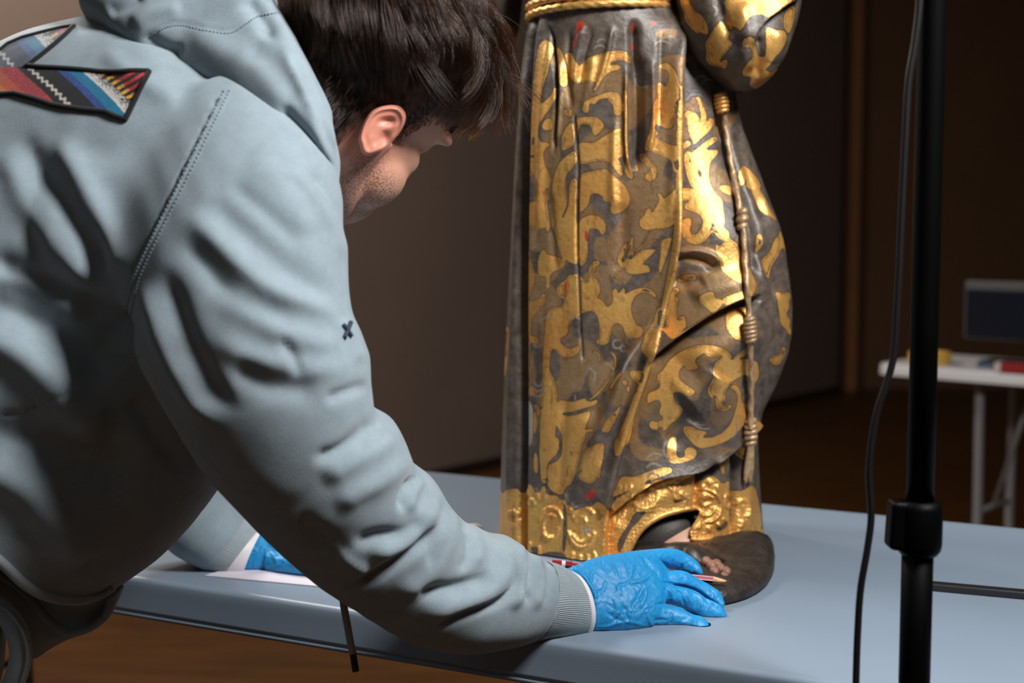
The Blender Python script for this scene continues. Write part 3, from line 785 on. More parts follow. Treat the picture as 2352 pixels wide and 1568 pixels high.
# engraved inner contours: a dark line running a little inside every broad leaf, and pale curls scratched in the dark ground
_g = ORN[0].copy(); _b = blur1(_g[None], 26)[0]
_yy, _xx = np.mgrid[0:OH, 0:OW]
_mod = np.sin(_xx * .031 + 2 * np.sin(_yy * .017)) + np.sin(_yy * .027 + 1.7 * np.sin(_xx * .023 + 1)) + .6 * np.sin((_xx + _yy) * .06)
_ln = (np.abs(_b - .86) < .028) & (_g > .5) & (_mod > .25) & ((_yy + OY0) < 1110)
for k in range(4): ORN[k][_ln] = 0
g, st_ = fr(0, 0, 1)
for cx_, cy_, r_, a0_, a1_, w_ in [(1500, 1080, 18, 200, 330, 3), (1505, 1062, 22, 200, 320, 3), (1498, 1098, 14, 190, 340, 3), (1596, 952, 20, 60, 170, 3), (1606, 950, 30, 70, 150, 3), (1585, 955, 13, 40, 170, 2.5), (1640, 978, 26, 330, 420, 2.5), (1548, 1030, 26, 120, 230, 3),
                                   (1238, 872, 14, 20, 160, 3), (1236, 876, 22, 20, 160, 2.5), (1235, 880, 30, 30, 150, 2.5), (1418, 790, 10, 0, 300, 3), (1432, 800, 7, 20, 320, 2.5), (1446, 782, 8, 60, 330, 2.5), (1352, 862, 16, 250, 420, 2.5), (1384, 858, 26, 280, 420, 2.5),
                                   (1378, 118, 14, 200, 330, 3), (1340, 90, 16, 180, 300, 2.5), (1600, 236, 20, 200, 320, 2.5), (1612, 188, 14, 190, 330, 3), (1628, 196, 14, 190, 330, 3), (1590, 608, 34, 200, 330, 3), (1480, 182, 18, 60, 200, 3), (1322, 745, 16, 190, 330, 2.5), (1500, 735, 14, 20, 130, 2.5),
                                   (1640, 20, 26, 290, 420, 4), (1628, 26, 16, 300, 400, 5), (1700, 1035, 12, 200, 330, 2.5), (1218, 552, 18, 20, 140, 2.5), (1260, 745, 16, 190, 320, 2.5), (1382, 100, 10, 180, 320, 2.5), (1528, 100, 14, 180, 330, 3), (1515, 112, 16, 190, 330, 3)]:
    t_ = np.radians(np.linspace(a0_, a1_, 12))
    p_ = np.stack([cx_ + r_ * np.cos(t_), cy_ + r_ * np.sin(t_)], -1)
    T_ = np.gradient(p_, axis=0); T_ /= np.linalg.norm(T_, axis=1)[:, None]; N_ = np.stack([-T_[:, 1], T_[:, 0]], -1)
    h_ = w_ / 2.6 * np.clip(np.minimum(np.arange(12), 11 - np.arange(12)) / 3 + .3, 0, 1)[:, None]
    paint('w', np.vstack([p_ + N_ * h_, (p_ - N_ * h_)[::-1]]))
ORN = blur1(ORN, 1)


def orn_at(px, py):
    x = np.clip(px - OX0, 0, OW - 1.001); y = np.clip(py - OY0, 0, OH - 1.001)
    i, j = x.astype(int), y.astype(int); fx, fy = x - i, y - j
    out = []
    for k in range(4):
        a = ORN[k]
        out.append(a[j, i] * (1 - fx) * (1 - fy) + a[j, i + 1] * fx * (1 - fy) + a[j + 1, i] * (1 - fx) * fy + a[j + 1, i + 1] * fx * fy)
    return np.stack(out, -1)


def gilt_mat(name, attr=True, gold=1.0, red=0.0):
    m, N, L, b = mat(name)
    tc = N.new('ShaderNodeTexCoord')

    def noise(scale, detail=5, rough=0.6):
        n = N.new('ShaderNodeTexNoise'); n.inputs['Scale'].default_value = scale; n.inputs['Detail'].default_value = detail
        n.inputs['Roughness'].default_value = rough
        L.new(tc.outputs['Object'], n.inputs['Vector']); return n.outputs['Fac']

    def math_(op, a, b_=None, clamp=False):
        n = N.new('ShaderNodeMath'); n.operation = op; n.use_clamp = clamp
        for i, v in enumerate((a, b_)):
            if v is None: continue
            if isinstance(v, (int, float)): n.inputs[i].default_value = v
            else: L.new(v, n.inputs[i])
        return n.outputs[0]

    def ramp(v, lo, hi):
        n = N.new('ShaderNodeMapRange'); n.clamp = True
        L.new(v, n.inputs[0]); n.inputs[1].default_value = lo; n.inputs[2].default_value = hi
        return n.outputs[0]

    def mix(f, c1, c2):
        n = N.new('ShaderNodeMix'); n.data_type = 'RGBA'
        if isinstance(f, (int, float)): n.inputs[0].default_value = f
        else: L.new(f, n.inputs[0])
        for i, c in ((6, c1), (7, c2)):
            if isinstance(c, tuple): n.inputs[i].default_value = (*c, 1)
            else: L.new(c, n.inputs[i])
        return n.outputs[2]
    fine, mid, big = noise(420, 4), noise(70, 6, 0.7), noise(14, 4)
    # vertical craquelure and rubbing: wear runs down the folds
    mpz = N.new('ShaderNodeMapping'); mpz.inputs['Scale'].default_value = (1, 1, .22); L.new(tc.outputs['Object'], mpz.inputs[0])
    nzv = N.new('ShaderNodeTexNoise'); nzv.inputs['Scale'].default_value = 85; nzv.inputs['Detail'].default_value = 7; nzv.inputs['Roughness'].default_value = .72; L.new(mpz.outputs[0], nzv.inputs['Vector'])
    wear = math_('MAXIMUM', ramp(mid, 0.58, 0.74), ramp(nzv.outputs['Fac'], 0.56, 0.68))
    goldc = mix(ramp(big, 0.35, 0.7), S(240, 188, 106), S(214, 150, 78))
    goldc = mix(math_('MULTIPLY', ramp(fine, 0.45, 0.7), 0.35), goldc, S(184, 130, 68))
    goldc = mix(math_('MULTIPLY', wear, 0.75), goldc, S(132, 88, 50))
    goldc = mix(math_('MULTIPLY', ramp(noise(26, 6, .75), 0.60, 0.70), 0.7), goldc, S(168, 88, 44))
    dark = mix(ramp(mid, 0.35, 0.7), S(66, 56, 49), S(104, 92, 82))
    dark = mix(math_('MULTIPLY', ramp(noise(40, 5, .7), 0.6, 0.75), 0.35), dark, S(140, 104, 62))
    if attr:
        at = N.new('ShaderNodeAttribute'); at.attribute_name = 'ornament'
        sp = N.new('ShaderNodeSeparateColor'); L.new(at.outputs['Color'], sp.inputs[0])
        G, Hh, R_ = sp.outputs[0], sp.outputs[1], sp.outputs[2]
        Wt = at.outputs['Alpha']
    else:
        v = N.new('ShaderNodeValue'); v.outputs[0].default_value = gold; G = v.outputs[0]
        v = N.new('ShaderNodeValue'); v.outputs[0].default_value = 0; Hh = R_ = Wt = v.outputs[0]
    edge = math_('ADD', G, math_('MULTIPLY', math_('SUBTRACT', mid, 0.5), 0.5))
    Gm = ramp(edge, 0.46, 0.58)
    # engraved hatching: fine horizontal gold lines
    sx = N.new('ShaderNodeSeparateXYZ'); L.new(tc.outputs['Object'], sx.inputs[0])
    zz = math_('ADD', math_('MULTIPLY', sx.outputs[2], 640.0), math_('MULTIPLY', mid, 1.2))
    ln = ramp(math_('FRACT', zz), 0.50, 0.66)
    hm = math_('MULTIPLY', math_('MULTIPLY', Hh, ln), math_('SUBTRACT', 1.0, math_('MULTIPLY', wear, 0.6)), True)
    gold_f = math_('MAXIMUM', Gm, math_('MULTIPLY', hm, 0.62))
    # dark engraved contour where leaf meets ground
    ctr = math_('MULTIPLY', math_('SUBTRACT', 1.0, math_('ABSOLUTE', math_('SUBTRACT', math_('MULTIPLY', G, 2.0), 0.9)), True), 0.75)
    col = mix(gold_f, dark, goldc)
    col = mix(ramp(ctr, 0.1, 0.7), col, S(52, 40, 32))
    col = mix(R_, col, S(176, 52, 34))
    col = mix(math_('MULTIPLY', Wt, .8), col, S(172, 160, 146))
    L.new(col, b.inputs['Base Color'])
    met = math_('MULTIPLY', gold_f, math_('SUBTRACT', 1.0, math_('MAXIMUM', R_, Wt), True))
    L.new(math_('MULTIPLY', met, 0.62), b.inputs['Metallic'])
    rg = math_('ADD', 0.31, math_('MULTIPLY', mid, 0.18))
    L.new(rg, b.inputs['Roughness'])
    bp = N.new('ShaderNodeBump'); bp.inputs['Strength'].default_value = 0.75; bp.inputs['Distance'].default_value = 0.0012
    L.new(math_('ADD', math_('ADD', math_('MULTIPLY', fine, 0.3), math_('MULTIPLY', noise(150, 5, .6), 0.9)), math_('MULTIPLY', gold_f, 0.3)), bp.inputs['Height'])
    L.new(bp.outputs[0], b.inputs['Normal'])
    return m


M_gilt = gilt_mat('gilded_polychrome')
M_gold = gilt_mat('gilded_rope', attr=False)
YC = 1.85


def set_orn(me, col):
    a = me.color_attributes.new('ornament', 'FLOAT_COLOR', 'POINT')
    a.data.foreach_set('color', col.astype(np.float32).ravel())


LEFT = np.array([(-360, 1238), (-200, 1226), (-60, 1214), (-10, 1215), (30, 1214), (48, 1216), (80, 1208), (200, 1193), (400, 1181), (600, 1171), (800, 1161), (1000, 1153), (1250, 1146)], float)
RIGHT = np.array([(-360, 1640), (-200, 1640), (-60, 1600), (-10, 1570), (30, 1552), (48, 1560), (120, 1640), (200, 1684), (260, 1694), (300, 1704), (400, 1742), (520, 1780), (620, 1802), (700, 1812), (760, 1809), (810, 1800), (880, 1774), (940, 1744), (985, 1735), (1100, 1741), (1200, 1748), (1250, 1752)], float)
BF = np.array([(-360, .07), (-200, .10), (-20, .105), (30, .10), (100, .102), (300, .108), (700, .12), (1120, .128), (1250, .148)], float)
pyTop, pyBot = -330.0, None
zb = 0.742
_pys = np.linspace(-330, 1300, 400)
_zs = np.array([P(1400, y, YC)[2] for y in _pys])
pyBot = float(np.interp(-zb, -_zs, _pys))
NR, NF, NB = 900, 500, 110
rows_py = np.linspace(-330, pyBot, NR)
th = np.concatenate([np.linspace(math.pi, 2 * math.pi, NF, endpoint=False), np.linspace(2 * math.pi, 3 * math.pi, NB, endpoint=False)])
# denser sampling toward the outline so the projected spacing stays even
tf = np.linspace(-1, 1, NF, endpoint=False)
ang_f = math.pi + (np.arcsin(np.clip(tf * 0.985, -1, 1)) / math.asin(.985) + 1) / 2 * math.pi
th[:NF] = 0.6 * ang_f + 0.4 * th[:NF]
xl = np.interp(rows_py, LEFT[:, 0], LEFT[:, 1]); xr = np.interp(rows_py, RIGHT[:, 0], RIGHT[:, 1]); bf = np.interp(rows_py, BF[:, 0], BF[:, 1])
ker = np.hanning(21); ker /= ker.sum()
xr = np.convolve(np.pad(xr, 10, 'edge'), ker, 'valid'); xl = np.convolve(np.pad(xl, 10, 'edge'), ker, 'valid')
A = np.array([P(x, y, YC) for x, y in zip(xl, rows_py)]); B = np.array([P(x, y, YC) for x, y in zip(xr, rows_py)])
c = (A + B) / 2; ha = (B - A)[:, 0] / 2
NC = NF + NB
ct, snt = np.cos(th), np.sin(th)
V = np.zeros((NR, NC, 3))
V[:, :, 0] = c[:, 0:1] + ha[:, None] * ct[None]
sgn = np.sign(snt) * np.abs(snt) ** 0.86
V[:, :, 1] = YC + bf[:, None] * sgn[None]
V[:, :, 2] = c[:, 2:3]
V = V.reshape(-1, 3)
Fq = grid_faces(NR, NC)
Nn = vnormals(V, Fq)
front = np.tile(snt < 0.05, NR)
if (Nn[front][:, 1].mean() > 0): Nn = -Nn
px, py = proj(V)
facing = np.clip(-(Nn * ((V - CAM) / np.linalg.norm(V - CAM, axis=1)[:, None])).sum(1) * 2.2, 0, 1)

STATUE_FOLDS = [
    # left back panel and its deep groove
    ('r', -20, 8, [(1224, 40), (1215, 90), (1208, 200), (1203, 400), (1200, 600), (1199, 800), (1199, 1000), (1198, 1260)], 0),
    ('r', 5, 9, [(1200, 120), (1192, 400), (1182, 700), (1170, 1000), (1166, 1250)]),
    # waist pleats
    ('r', 5, 11, [(1258, 60), (1255, 150), (1247, 260), (1240, 420), (1236, 560)]),
    ('r', -7, 5, [(1255, 50), (1269, 85), (1272, 120), (1280, 200), (1276, 300), (1270, 360)]),
    ('r', 4, 6, [(1290, 130), (1285, 240), (1277, 340)]),
    ('r', -3.5, 8, [(1308, 60), (1302, 160), (1312, 260)]),
    ('r', 4, 7, [(1345, 50), (1333, 90), (1322, 160), (1318, 200)]),
    ('r', -3, 7, [(1362, 60), (1342, 130), (1330, 200)]),
    ('r', 4, 8, [(1408, 50), (1396, 120), (1375, 190), (1350, 240)]),
    ('r', 3, 10, [(1365, 120), (1352, 200), (1340, 260)]),
    ('r', -14, 10, [(1456, 40), (1457, 130), (1460, 220), (1462, 320), (1458, 395)], .12),
    ('r', -10, 9, [(1470, 120), (1471, 240), (1470, 330), (1462, 395)], .15),
    ('r', 6, 6, [(1438, 150), (1437, 260), (1439, 350), (1452, 405)]),
    ('r', 5, 7, [(1494, 130), (1497, 230), (1496, 310), (1482, 370)]),
    ('r', -3, 8, [(1515, 60), (1515, 200), (1512, 300)]),
    ('r', 4, 9, [(1541, 80), (1541, 250), (1539, 400), (1530, 520)]),
    ('r', 3, 10, [(1412, 260), (1408, 420), (1412, 500)]),
    ('r', -3, 16, [(1428, 460), (1432, 560), (1418, 640)]),
    ('r', -2.4, 9, [(1262, 430), (1270, 560), (1280, 640)]),
    ('r', -3.5, 3.2, [(1318, 255), (1323, 310), (1328, 380), (1326, 480), (1325, 560), (1329, 660), (1333, 760), (1340, 840)], .05),
    ('r', 3, 22, [(1258, 620), (1255, 800), (1248, 960), (1240, 1100)]),
    ('r', -2.5, 14, [(1230, 720), (1226, 900), (1222, 1100)]),
    ('r', -2.5, 12, [(1300, 900), (1292, 1000), (1285, 1150)]),
    # front panel edge: panel left of the line stands proud
    ('s', 16, 60, [(1562, 50), (1562, 200), (1561, 400), (1556, 560), (1542, 650), (1521, 745), (1484, 870), (1442, 1000), (1410, 1120), (1397, 1180), (1394, 1290)], 0.0),
    ('r', 4, 9, [(1553, 60), (1552, 300), (1550, 480), (1544, 600), (1520, 700), (1478, 850), (1436, 980), (1405, 1100), (1388, 1200)], .05),
    ('r', 7, 12, [(1520, 700), (1470, 770), (1440, 830), (1410, 920), (1375, 1000), (1340, 1080)]),
    ('r', -5, 14, [(1480, 800), (1445, 900), (1410, 1000), (1380, 1090)]),
    ('r', -5, 18, [(1440, 760), (1415, 820), (1385, 900), (1350, 980)]),
    # thigh and knee
    ('r', 26, 120, [(1680, 560), (1690, 700), (1690, 790), (1640, 900)], .0),
    ('r', 16, 46, [(1570, 850), (1620, 800), (1680, 770), (1740, 760)], .25),
    ('r', 12, 40, [(1560, 930), (1600, 900), (1640, 850)]),
    ('r', -8, 20, [(1530, 1030), (1570, 960), (1600, 900), (1625, 870)]),
    ('r', 8, 26, [(1575, 680), (1640, 655), (1700, 640)]),
    ('s', 16, 30, [(1482, 842), (1500, 822), (1545, 780), (1590, 742), (1640, 705), (1690, 680), (1728, 676)][::-1], .14),
    ('r', -9, 9, [(1728, 684), (1690, 692), (1640, 716), (1590, 752), (1545, 790), (1505, 828)], .1),
    ('r', -9, 10, [(1545, 600), (1580, 590), (1615, 600), (1632, 625)]),
    ('r', 5, 8, [(1548, 585), (1590, 577), (1625, 590), (1640, 615)]),
    ('r', -6, 14, [(1545, 640), (1580, 650), (1610, 645)]),
    # furrow along the cord
    ('r', -12, 11, [(1650, 250), (1662, 300), (1682, 400), (1695, 470), (1706, 560), (1713, 650)], .1),
    ('r', -6, 10, [(1718, 560), (1740, 620), (1765, 690)]),
    ('r', 6, 16, [(1725, 430), (1752, 540), (1775, 620)]),
    ('r', -5, 9, [(1690, 290), (1715, 400), (1730, 520)]),
    # knee overhang above the back drapery
    ('s', 15, 45, [(1728, 958), (1716, 972), (1680, 1018), (1640, 1058), (1600, 1082), (1540, 1094), (1495, 1110), (1440, 1150), (1398, 1190)], 0.06),
    # back drapery
    ('r', -12, 7, [(1686, 970), (1686, 1060), (1686, 1150), (1688, 1240)], .05),
    ('r', -8, 8, [(1637, 1060), (1612, 1090), (1602, 1130), (1600, 1180)], .1),
    ('r', 5, 14, [(1650, 1040), (1645, 1130), (1648, 1230)]),
    ('r', 5, 12, [(1715, 960), (1716, 1100), (1718, 1230)]),
    ('r', 4, 5, [(1398, 1195), (1440, 1160), (1490, 1124), (1550, 1098), (1600, 1085)], .1),
    ('r', 3.5, 20, [(1440, 1200), (1500, 1150), (1570, 1120)]),
]
RELIEF = []


def ring(cx, cy, rx, ry, a0=0, a1=360, amp=2.2, w=4.2):
    t = np.radians(np.linspace(a0, a1, 15))
    RELIEF.append(('r', amp, w, [(cx + rx * math.cos(k), cy + ry * math.sin(k)) for k in t], 0.08))


ring(1267, 1205, 27, 40, 190, 350); ring(1267, 1208, 18, 26, 0, 320); ring(1262, 1225, 9, 11, 20, 200)
ring(1339, 1205, 31, 48, 10, 170, 3.4); ring(1338, 1212, 21, 30, 20, 160, 3); ring(1339, 1190, 31, 28, 200, 340, 2.6); ring(1336, 1200, 14, 16, 180, 360); ring(1340, 1196, 24, 36, 190, 250)
ring(1222, 1160, 7, 14, 180, 360); ring(1480, 1138, 31, 24, 0, 360, 2.2); ring(1480, 1140, 36, 27, 40, 140, 3); ring(1480, 1150, 38, 24, 50, 130, 2.6); ring(1478, 1128, 10, 8, 0, 300)
ring(1550, 1112, 22, 18, 150, 330); ring(1548, 1114, 12, 10, 100, 340); ring(1622, 1162, 27, 36, 260, 460, 3); ring(1620, 1160, 18, 24, 0, 330, 2.4); ring(1618, 1152, 8, 9, 0, 320, 2.2)
ring(1703, 1170, 12, 22, 200, 420); ring(1670, 1150, 8, 15, 0, 340); ring(1178, 1190, 10, 16, 0, 340)
for k, (x0, y0, x1, y1) in enumerate([(1400, 1170, 1392, 1230), (1412, 1185, 1400, 1250), (1424, 1170, 1412, 1225), (1436, 1160, 1424, 1200), (1408, 1150, 1428, 1110), (1420, 1142, 1440, 1108), (1432, 1134, 1452, 1106), (1220, 1240, 1215, 1270),
                                      (1240, 1250, 1238, 1280), (1320, 1262, 1312, 1290), (1335, 1266, 1332, 1295), (1350, 1264, 1354, 1292), (1365, 1258, 1372, 1285), (1600, 1120, 1596, 1140), (1612, 1110, 1610, 1130), (1626, 1098, 1630, 1128), (1640, 1110, 1640, 1130),
                                      (1625, 1205, 1628, 1225), (1642, 1198, 1652, 1218), (1655, 1185, 1668, 1200), (1606, 1200, 1602, 1218), (1545, 1140, 1560, 1150), (1560, 1130, 1576, 1146), (1700, 1215, 1704, 1190), (1722, 1150, 1734, 1122), (1300, 1130, 1296, 1160), (1315, 1150, 1310, 1175),
                                      (1205, 1120, 1212, 1140), (1230, 1118, 1238, 1150), (1255, 1120, 1250, 1150)]):
    RELIEF.append(('r', 2.4, 4.5, [(x0, y0), ((x0 + x1) / 2 + 1.5, (y0 + y1) / 2), (x1, y1)], .3))
H = stroke_height(px, py, STATUE_FOLDS + RELIEF)
# tooled, lumpy gesso of the border
H += np.where(orn_at(px, py)[:, 0] > .5, 1, 0) * np.clip((py - 1110) / 30, 0, 1) * .00038 * np.sin(px * .42 + 2.5 * np.sin(py * .19)) * np.sin(py * .37 + 2.2 * np.sin(px * .23 + 1))
# the back of the robe carries plain vertical drapery
bx = V[:, 0]
Hb = 0.005 * np.sin(bx * 70 + 2 * np.sin(V[:, 2] * 5)) * np.clip((1.2 - V[:, 2]) * 3, 0.2, 1)
isf = (V[:, 1] < YC + 0.002)
disp = np.where(isf, H * facing, Hb * np.clip((V[:, 1] - YC) / .05, 0, 1))
V2 = V + Nn * disp[:, None] * np.array([1, 1, 0.25])
def pyr(y): return np.where(y < -15, 130 - y * .9, y)


orn = orn_at(px, pyr(py))
orn[~isf] = orn_at(np.clip(px[~isf] + 25 * np.sin(py[~isf] * .02), 1150, 1780), py[~isf])
# cut the opening at the lifted hem (front skin only)
HEM = np.array([(1396, 1400), (1396, 1296), (1438, 1287), (1447, 1262), (1462, 1232), (1485, 1206), (1520, 1185), (1560, 1173), (1592, 1167), (1606, 1172), (1603, 1184), (1590, 1206), (1583, 1228), (1600, 1238), (1640, 1236), (1678, 1230), (1690, 1238), (1720, 1231), (1752, 1219), (1900, 1215), (1900, 1400)])
px2, py2 = proj(V2)
ins = np.zeros(len(V2), bool)
for i in range(len(HEM)):
    ax, ay = HEM[i]; bx_, by_ = HEM[(i + 1) % len(HEM)]
    if ay != by_:
        cc = ((ay > py2) != (by_ > py2)); ins ^= cc & (px2 < (bx_ - ax) * (py2 - ay) / (by_ - ay) + ax)
kill = ins & (V2[:, 1] < YC + 0.03)
Fk = Fq[~kill[Fq].any(1)]
used = np.unique(Fk); remap = -np.ones(len(V2), int); remap[used] = np.arange(len(used))
me = make_mesh('robe', V2[used], remap[Fk])
set_orn(me, orn[used])
# the statue as a thing
statue = thing('gilded_statue', 'carved wooden saint statue in gilded dark robe standing on the grey table', 'statue', (float(c[-1, 0]), YC, 0.74))
robe = link('robe', me, M_gilt, statue)
ROBE_BVH = BVHTree.FromPolygons([Vector(v) for v in V2[used][::1]], [tuple(f) for f in remap[Fk].tolist()]) if False else None


def robe_Y(x, y):
    """depth of the robe's skin at an outline coordinate"""
    d = (px2 - x) ** 2 + (py2 - y) ** 2 + np.where(V2[:, 1] > YC, 1e6, 0)
    return V2[np.argmin(d), 1]


# hem edge: a rounded lip all along the opening
lip = [(1396, 1291), (1437, 1286), (1447, 1261), (1462, 1231), (1485, 1205), (1520, 1184), (1560, 1172), (1596, 1166)]
lp = [P(x, y, robe_Y(x - 3, y - 5) + .002) for x, y in lip[1:]]
lip2 = [(1586, 1236), (1600, 1239), (1640, 1236), (1678, 1230), (1690, 1238), (1720, 1231), (1750, 1220)]
lp2 = [P(x, y, robe_Y(x, y - 6) + .002) for x, y in lip2]
link('hem_lip', make_mesh('hem_lip', *merge([tube(lp, 0.0036, 10, 70), tube(lp2, 0.0034, 10, 60)])), M_gold, robe)
# belt cords (twisted, two turns) round the waist
for k, yy in enumerate((19, 36)):
    V_ = []
    zc = P(1380, yy, YC)[2]
    xa, xb = P(1214, yy, YC)[0], P(1556, yy - 3, YC)[0]
    n = 220
    t = np.linspace(0, 2 * math.pi, n, endpoint=False)
    zz = zc + 0.0012 * np.cos(t) * (1 if k else -1) + .002 * np.cos(t)
    cen = np.stack([(xa + xb) / 2 + (xb - xa) / 2 * np.cos(t), YC + 0.107 * np.sign(np.sin(t)) * np.abs(np.sin(t)) ** .86, zz], -1)
    V_, F_ = [], []
    cols = 14
    T = np.roll(cen, -1, 0) - np.roll(cen, 1, 0); T /= np.linalg.norm(T, axis=1)[:, None]
    N1 = np.cross(T, [0, 0, 1.0]); N1 /= np.linalg.norm(N1, axis=1)[:, None]
    a = np.linspace(0, 2 * math.pi, cols, endpoint=False)
    rr = 0.0047 + 0.0007 * np.sin(3 * a[None, :] + np.arange(n)[:, None] * 1.1)
    VV = cen[:, None, :] + (N1[:, None, :] * np.cos(a)[None, :, None] + np.array([0, 0, 1.0]) * np.sin(a)[None, :, None]) * rr[:, :, None]
    Fw = grid_faces(n + 1, cols); Fw = np.where(Fw >= n * cols, Fw - n * cols, Fw)
    link('belt_cord', make_mesh('belt_cord', VV.reshape(-1, 3), Fw), M_gold, statue)

# hanging sleeve at the right
sl_secs = [(1500, -500, 1580, -500, 1.85, 1.85, .02), (1490, -470, 1660, -470, 1.85, 1.85, .05), (1500, -400, 1750, -400, 1.85, 1.85, .065), (1515, -330, 1800, -330, 1.84, 1.84, .07), (1520, -200, 1840, -200, 1.82, 1.82, .08), (1530, -90, 1848, -90, 1.80, 1.80, .09), (1549, 0, 1837, 0, 1.79, 1.79, .09), (1562, 60, 1825, 60, 1.785, 1.785, .088), (1583, 110, 1808, 110, 1.78, 1.78, .08),
           (1610, 150, 1788, 150, 1.78, 1.78, .068), (1640, 183, 1762, 185, 1.78, 1.78, .05), (1668, 204, 1730, 207, 1.78, 1.78, .03), (1692, 212, 1708, 213, 1.78, 1.78, .008)]
Vs, Fs = loft(sl_secs, rows=300, cols=320, exp=2.3, cap=False)
Ns = vnormals(Vs, Fs); cs = Vs.mean(0)
if ((Vs - cs) * Ns).sum() < 0: Ns = -Ns
sx_, sy_ = proj(Vs)
fac = np.clip(-(Ns * ((Vs - CAM) / np.linalg.norm(Vs - CAM, axis=1)[:, None])).sum(1) * 2.2, 0, 1)
SLF = [('s', 12, 40, [(1850, -20), (1812, 5), (1790, 20), (1762, 44), (1740, 75), (1732, 110)], .15), ('r', 6, 16, [(1560, 30), (1590, 100), (1630, 160)]), ('r', -6, 14, [(1640, -40), (1655, 30), (1680, 90)]),
       ('r', 7, 18, [(1700, 0), (1712, 80), (1715, 170)]), ('r', -7, 10, [(1742, 80), (1748, 130), (1735, 180)]), ('r', 5, 14, [(1790, 60), (1780, 130), (1750, 190)])]
Vs = Vs + Ns * (stroke_height(sx_, sy_, SLF) * fac)[:, None]
me = make_mesh('sleeve', Vs, Fs)
set_orn(me, orn_at(sx_, pyr(sy_)))
link('sleeve', me, M_gilt, statue)
# other sleeve, seen only as a dim strip behind the head
Vs, Fs = loft([(1290, -500, 1360, -500, 1.86, 1.86, .02), (1220, -470, 1370, -470, 1.87, 1.87, .05), (1130, -400, 1310, -400, 1.88, 1.88, .065), (1090, -330, 1250, -330, 1.9, 1.9, .07), (1080, -150, 1215, -150, 1.93, 1.93, .08), (1090, 0, 1200, 0, 1.95, 1.95, .08), (1110, 80, 1188, 80, 1.95, 1.95, .06), (1140, 120, 1165, 120, 1.95, 1.95, .02)], rows=60, cols=60)
me = make_mesh('sleeve', Vs, Fs)
set_orn(me, np.zeros((len(Vs), 4)))
link('sleeve', me, M_gilt, statue)

# cord hanging down the right side: twisted rope, knots, frayed tail
rope_px = [(1661, 252), (1665, 290), (1673, 340), (1682, 395), (1692, 440), (1700, 490), (1707, 530), (1711, 600), (1716, 660), (1719, 720), (1721, 760), (1724, 830), (1725, 890), (1724, 940), (1724, 985)]


def over(x, y, lift=.004):
    # outermost skin over a small neighbourhood so the cord never dips inside
    m = (np.abs(px2 - x) < 9) & (np.abs(py2 - y) < 9) & (V2[:, 1] < YC)
    return (V2[m, 1].min() if m.any() else YC - .05) - lift


rp = [P(x, y, over(x, y)) for x, y in rope_px]
rp = catmull(np.array(rp), 260)
ysm = np.convolve(np.pad(rp[:, 1], 15, 'edge'), np.hanning(31) / np.hanning(31).sum(), 'valid'); rp[:, 1] = ysm - .002


def rope(pts, r, twist=0.9, cols=12, name='cord'):
    n = len(pts)
    T = np.gradient(pts, axis=0); T /= np.linalg.norm(T, axis=1)[:, None]
    N1 = np.cross(T, [0, 1.0, 0]); N1 /= np.linalg.norm(N1, axis=1)[:, None]; B1 = np.cross(T, N1)
    a = np.linspace(0, 2 * math.pi, cols, endpoint=False)
    rr = r * (1 + 0.12 * np.cos(2 * (a[None, :] + np.arange(n)[:, None] * twist * .25)))
    VV = pts[:, None, :] + (N1[:, None, :] * np.cos(a)[None, :, None] + B1[:, None, :] * np.sin(a)[None, :, None]) * rr[:, :, None]
    return VV.reshape(-1, 3), [tuple(f) for f in grid_faces(n, cols).tolist()]


M_rope = simple('worn_gilt_cord', S(178, 146, 110), 0.36, metal=.35, noise=.4, nscale=160, bump=.4, bscale=500)
cord = link('cord', make_mesh('cord', *rope(rp, 0.0036)), M_rope, statue)


def knot(x, y, w, h, turns, m, lean=0):
    Yk = over(x, y) - .003
    parts = []
    for k in range(turns):
        f = (k + .5) / turns - .5
        yy = y + f * h
        wv = w * (0.72 + 0.28 * math.cos(f * 2.6))
        cc = P(x + lean * f, yy, Yk)
        R = wv / 2 / F_PX * Yk; rt = h / turns * .56 / F_PX * Yk
        t = np.linspace(0, 2 * math.pi, 24, endpoint=False); a = np.linspace(0, 2 * math.pi, 8, endpoint=False)
        VV = np.stack([(cc[0] + (R - rt + rt * np.cos(a)[None, :]) * np.cos(t)[:, None]), (cc[1] + (R - rt + rt * np.cos(a)[None, :]) * np.sin(t)[:, None]), (cc[2] + rt * np.sin(a)[None, :] + .0012 * np.cos(t)[:, None])], -1).reshape(-1, 3)
        Fw = grid_faces(25, 8); Fw = np.where(Fw >= 24 * 8, Fw - 24 * 8, Fw)
        parts.append((VV, Fw))
    parts.append(ellipsoid(P(x, y, Yk), np.eye(3), (w * .40 / F_PX * Yk, w * .38 / F_PX * Yk, h * .55 / F_PX * Yk)))
    return link('knot', make_mesh('knot', *merge(parts)), m, cord)


knot(1657, 236, 36, 46, 5, M_gold, 6); knot(1705, 503, 31, 50, 3, M_rope); knot(1723, 757, 33, 58, 6, M_rope, 4); knot(1724, 992, 35, 62, 5, M_rope)
parts = []
for k in range(7):
    a = (k - 3) * 2.6
    pts = [(1724 + a * .3, 1020), (1722 + a * .7, 1050), (1720 + a * 1.0 + 2 * math.sin(k * 2), 1080), (1718 + a * 1.1 + 3 * math.sin(k * 3), 1104 + 6 * math.sin(k * 1.7))]
    parts.append(tube([P(x, y, over(x, y) - .001) for x, y in pts], [.003, .003, .0026, .0012], 7, 20))
link('tassel', make_mesh('tassel', *merge(parts)), M_rope, cord)

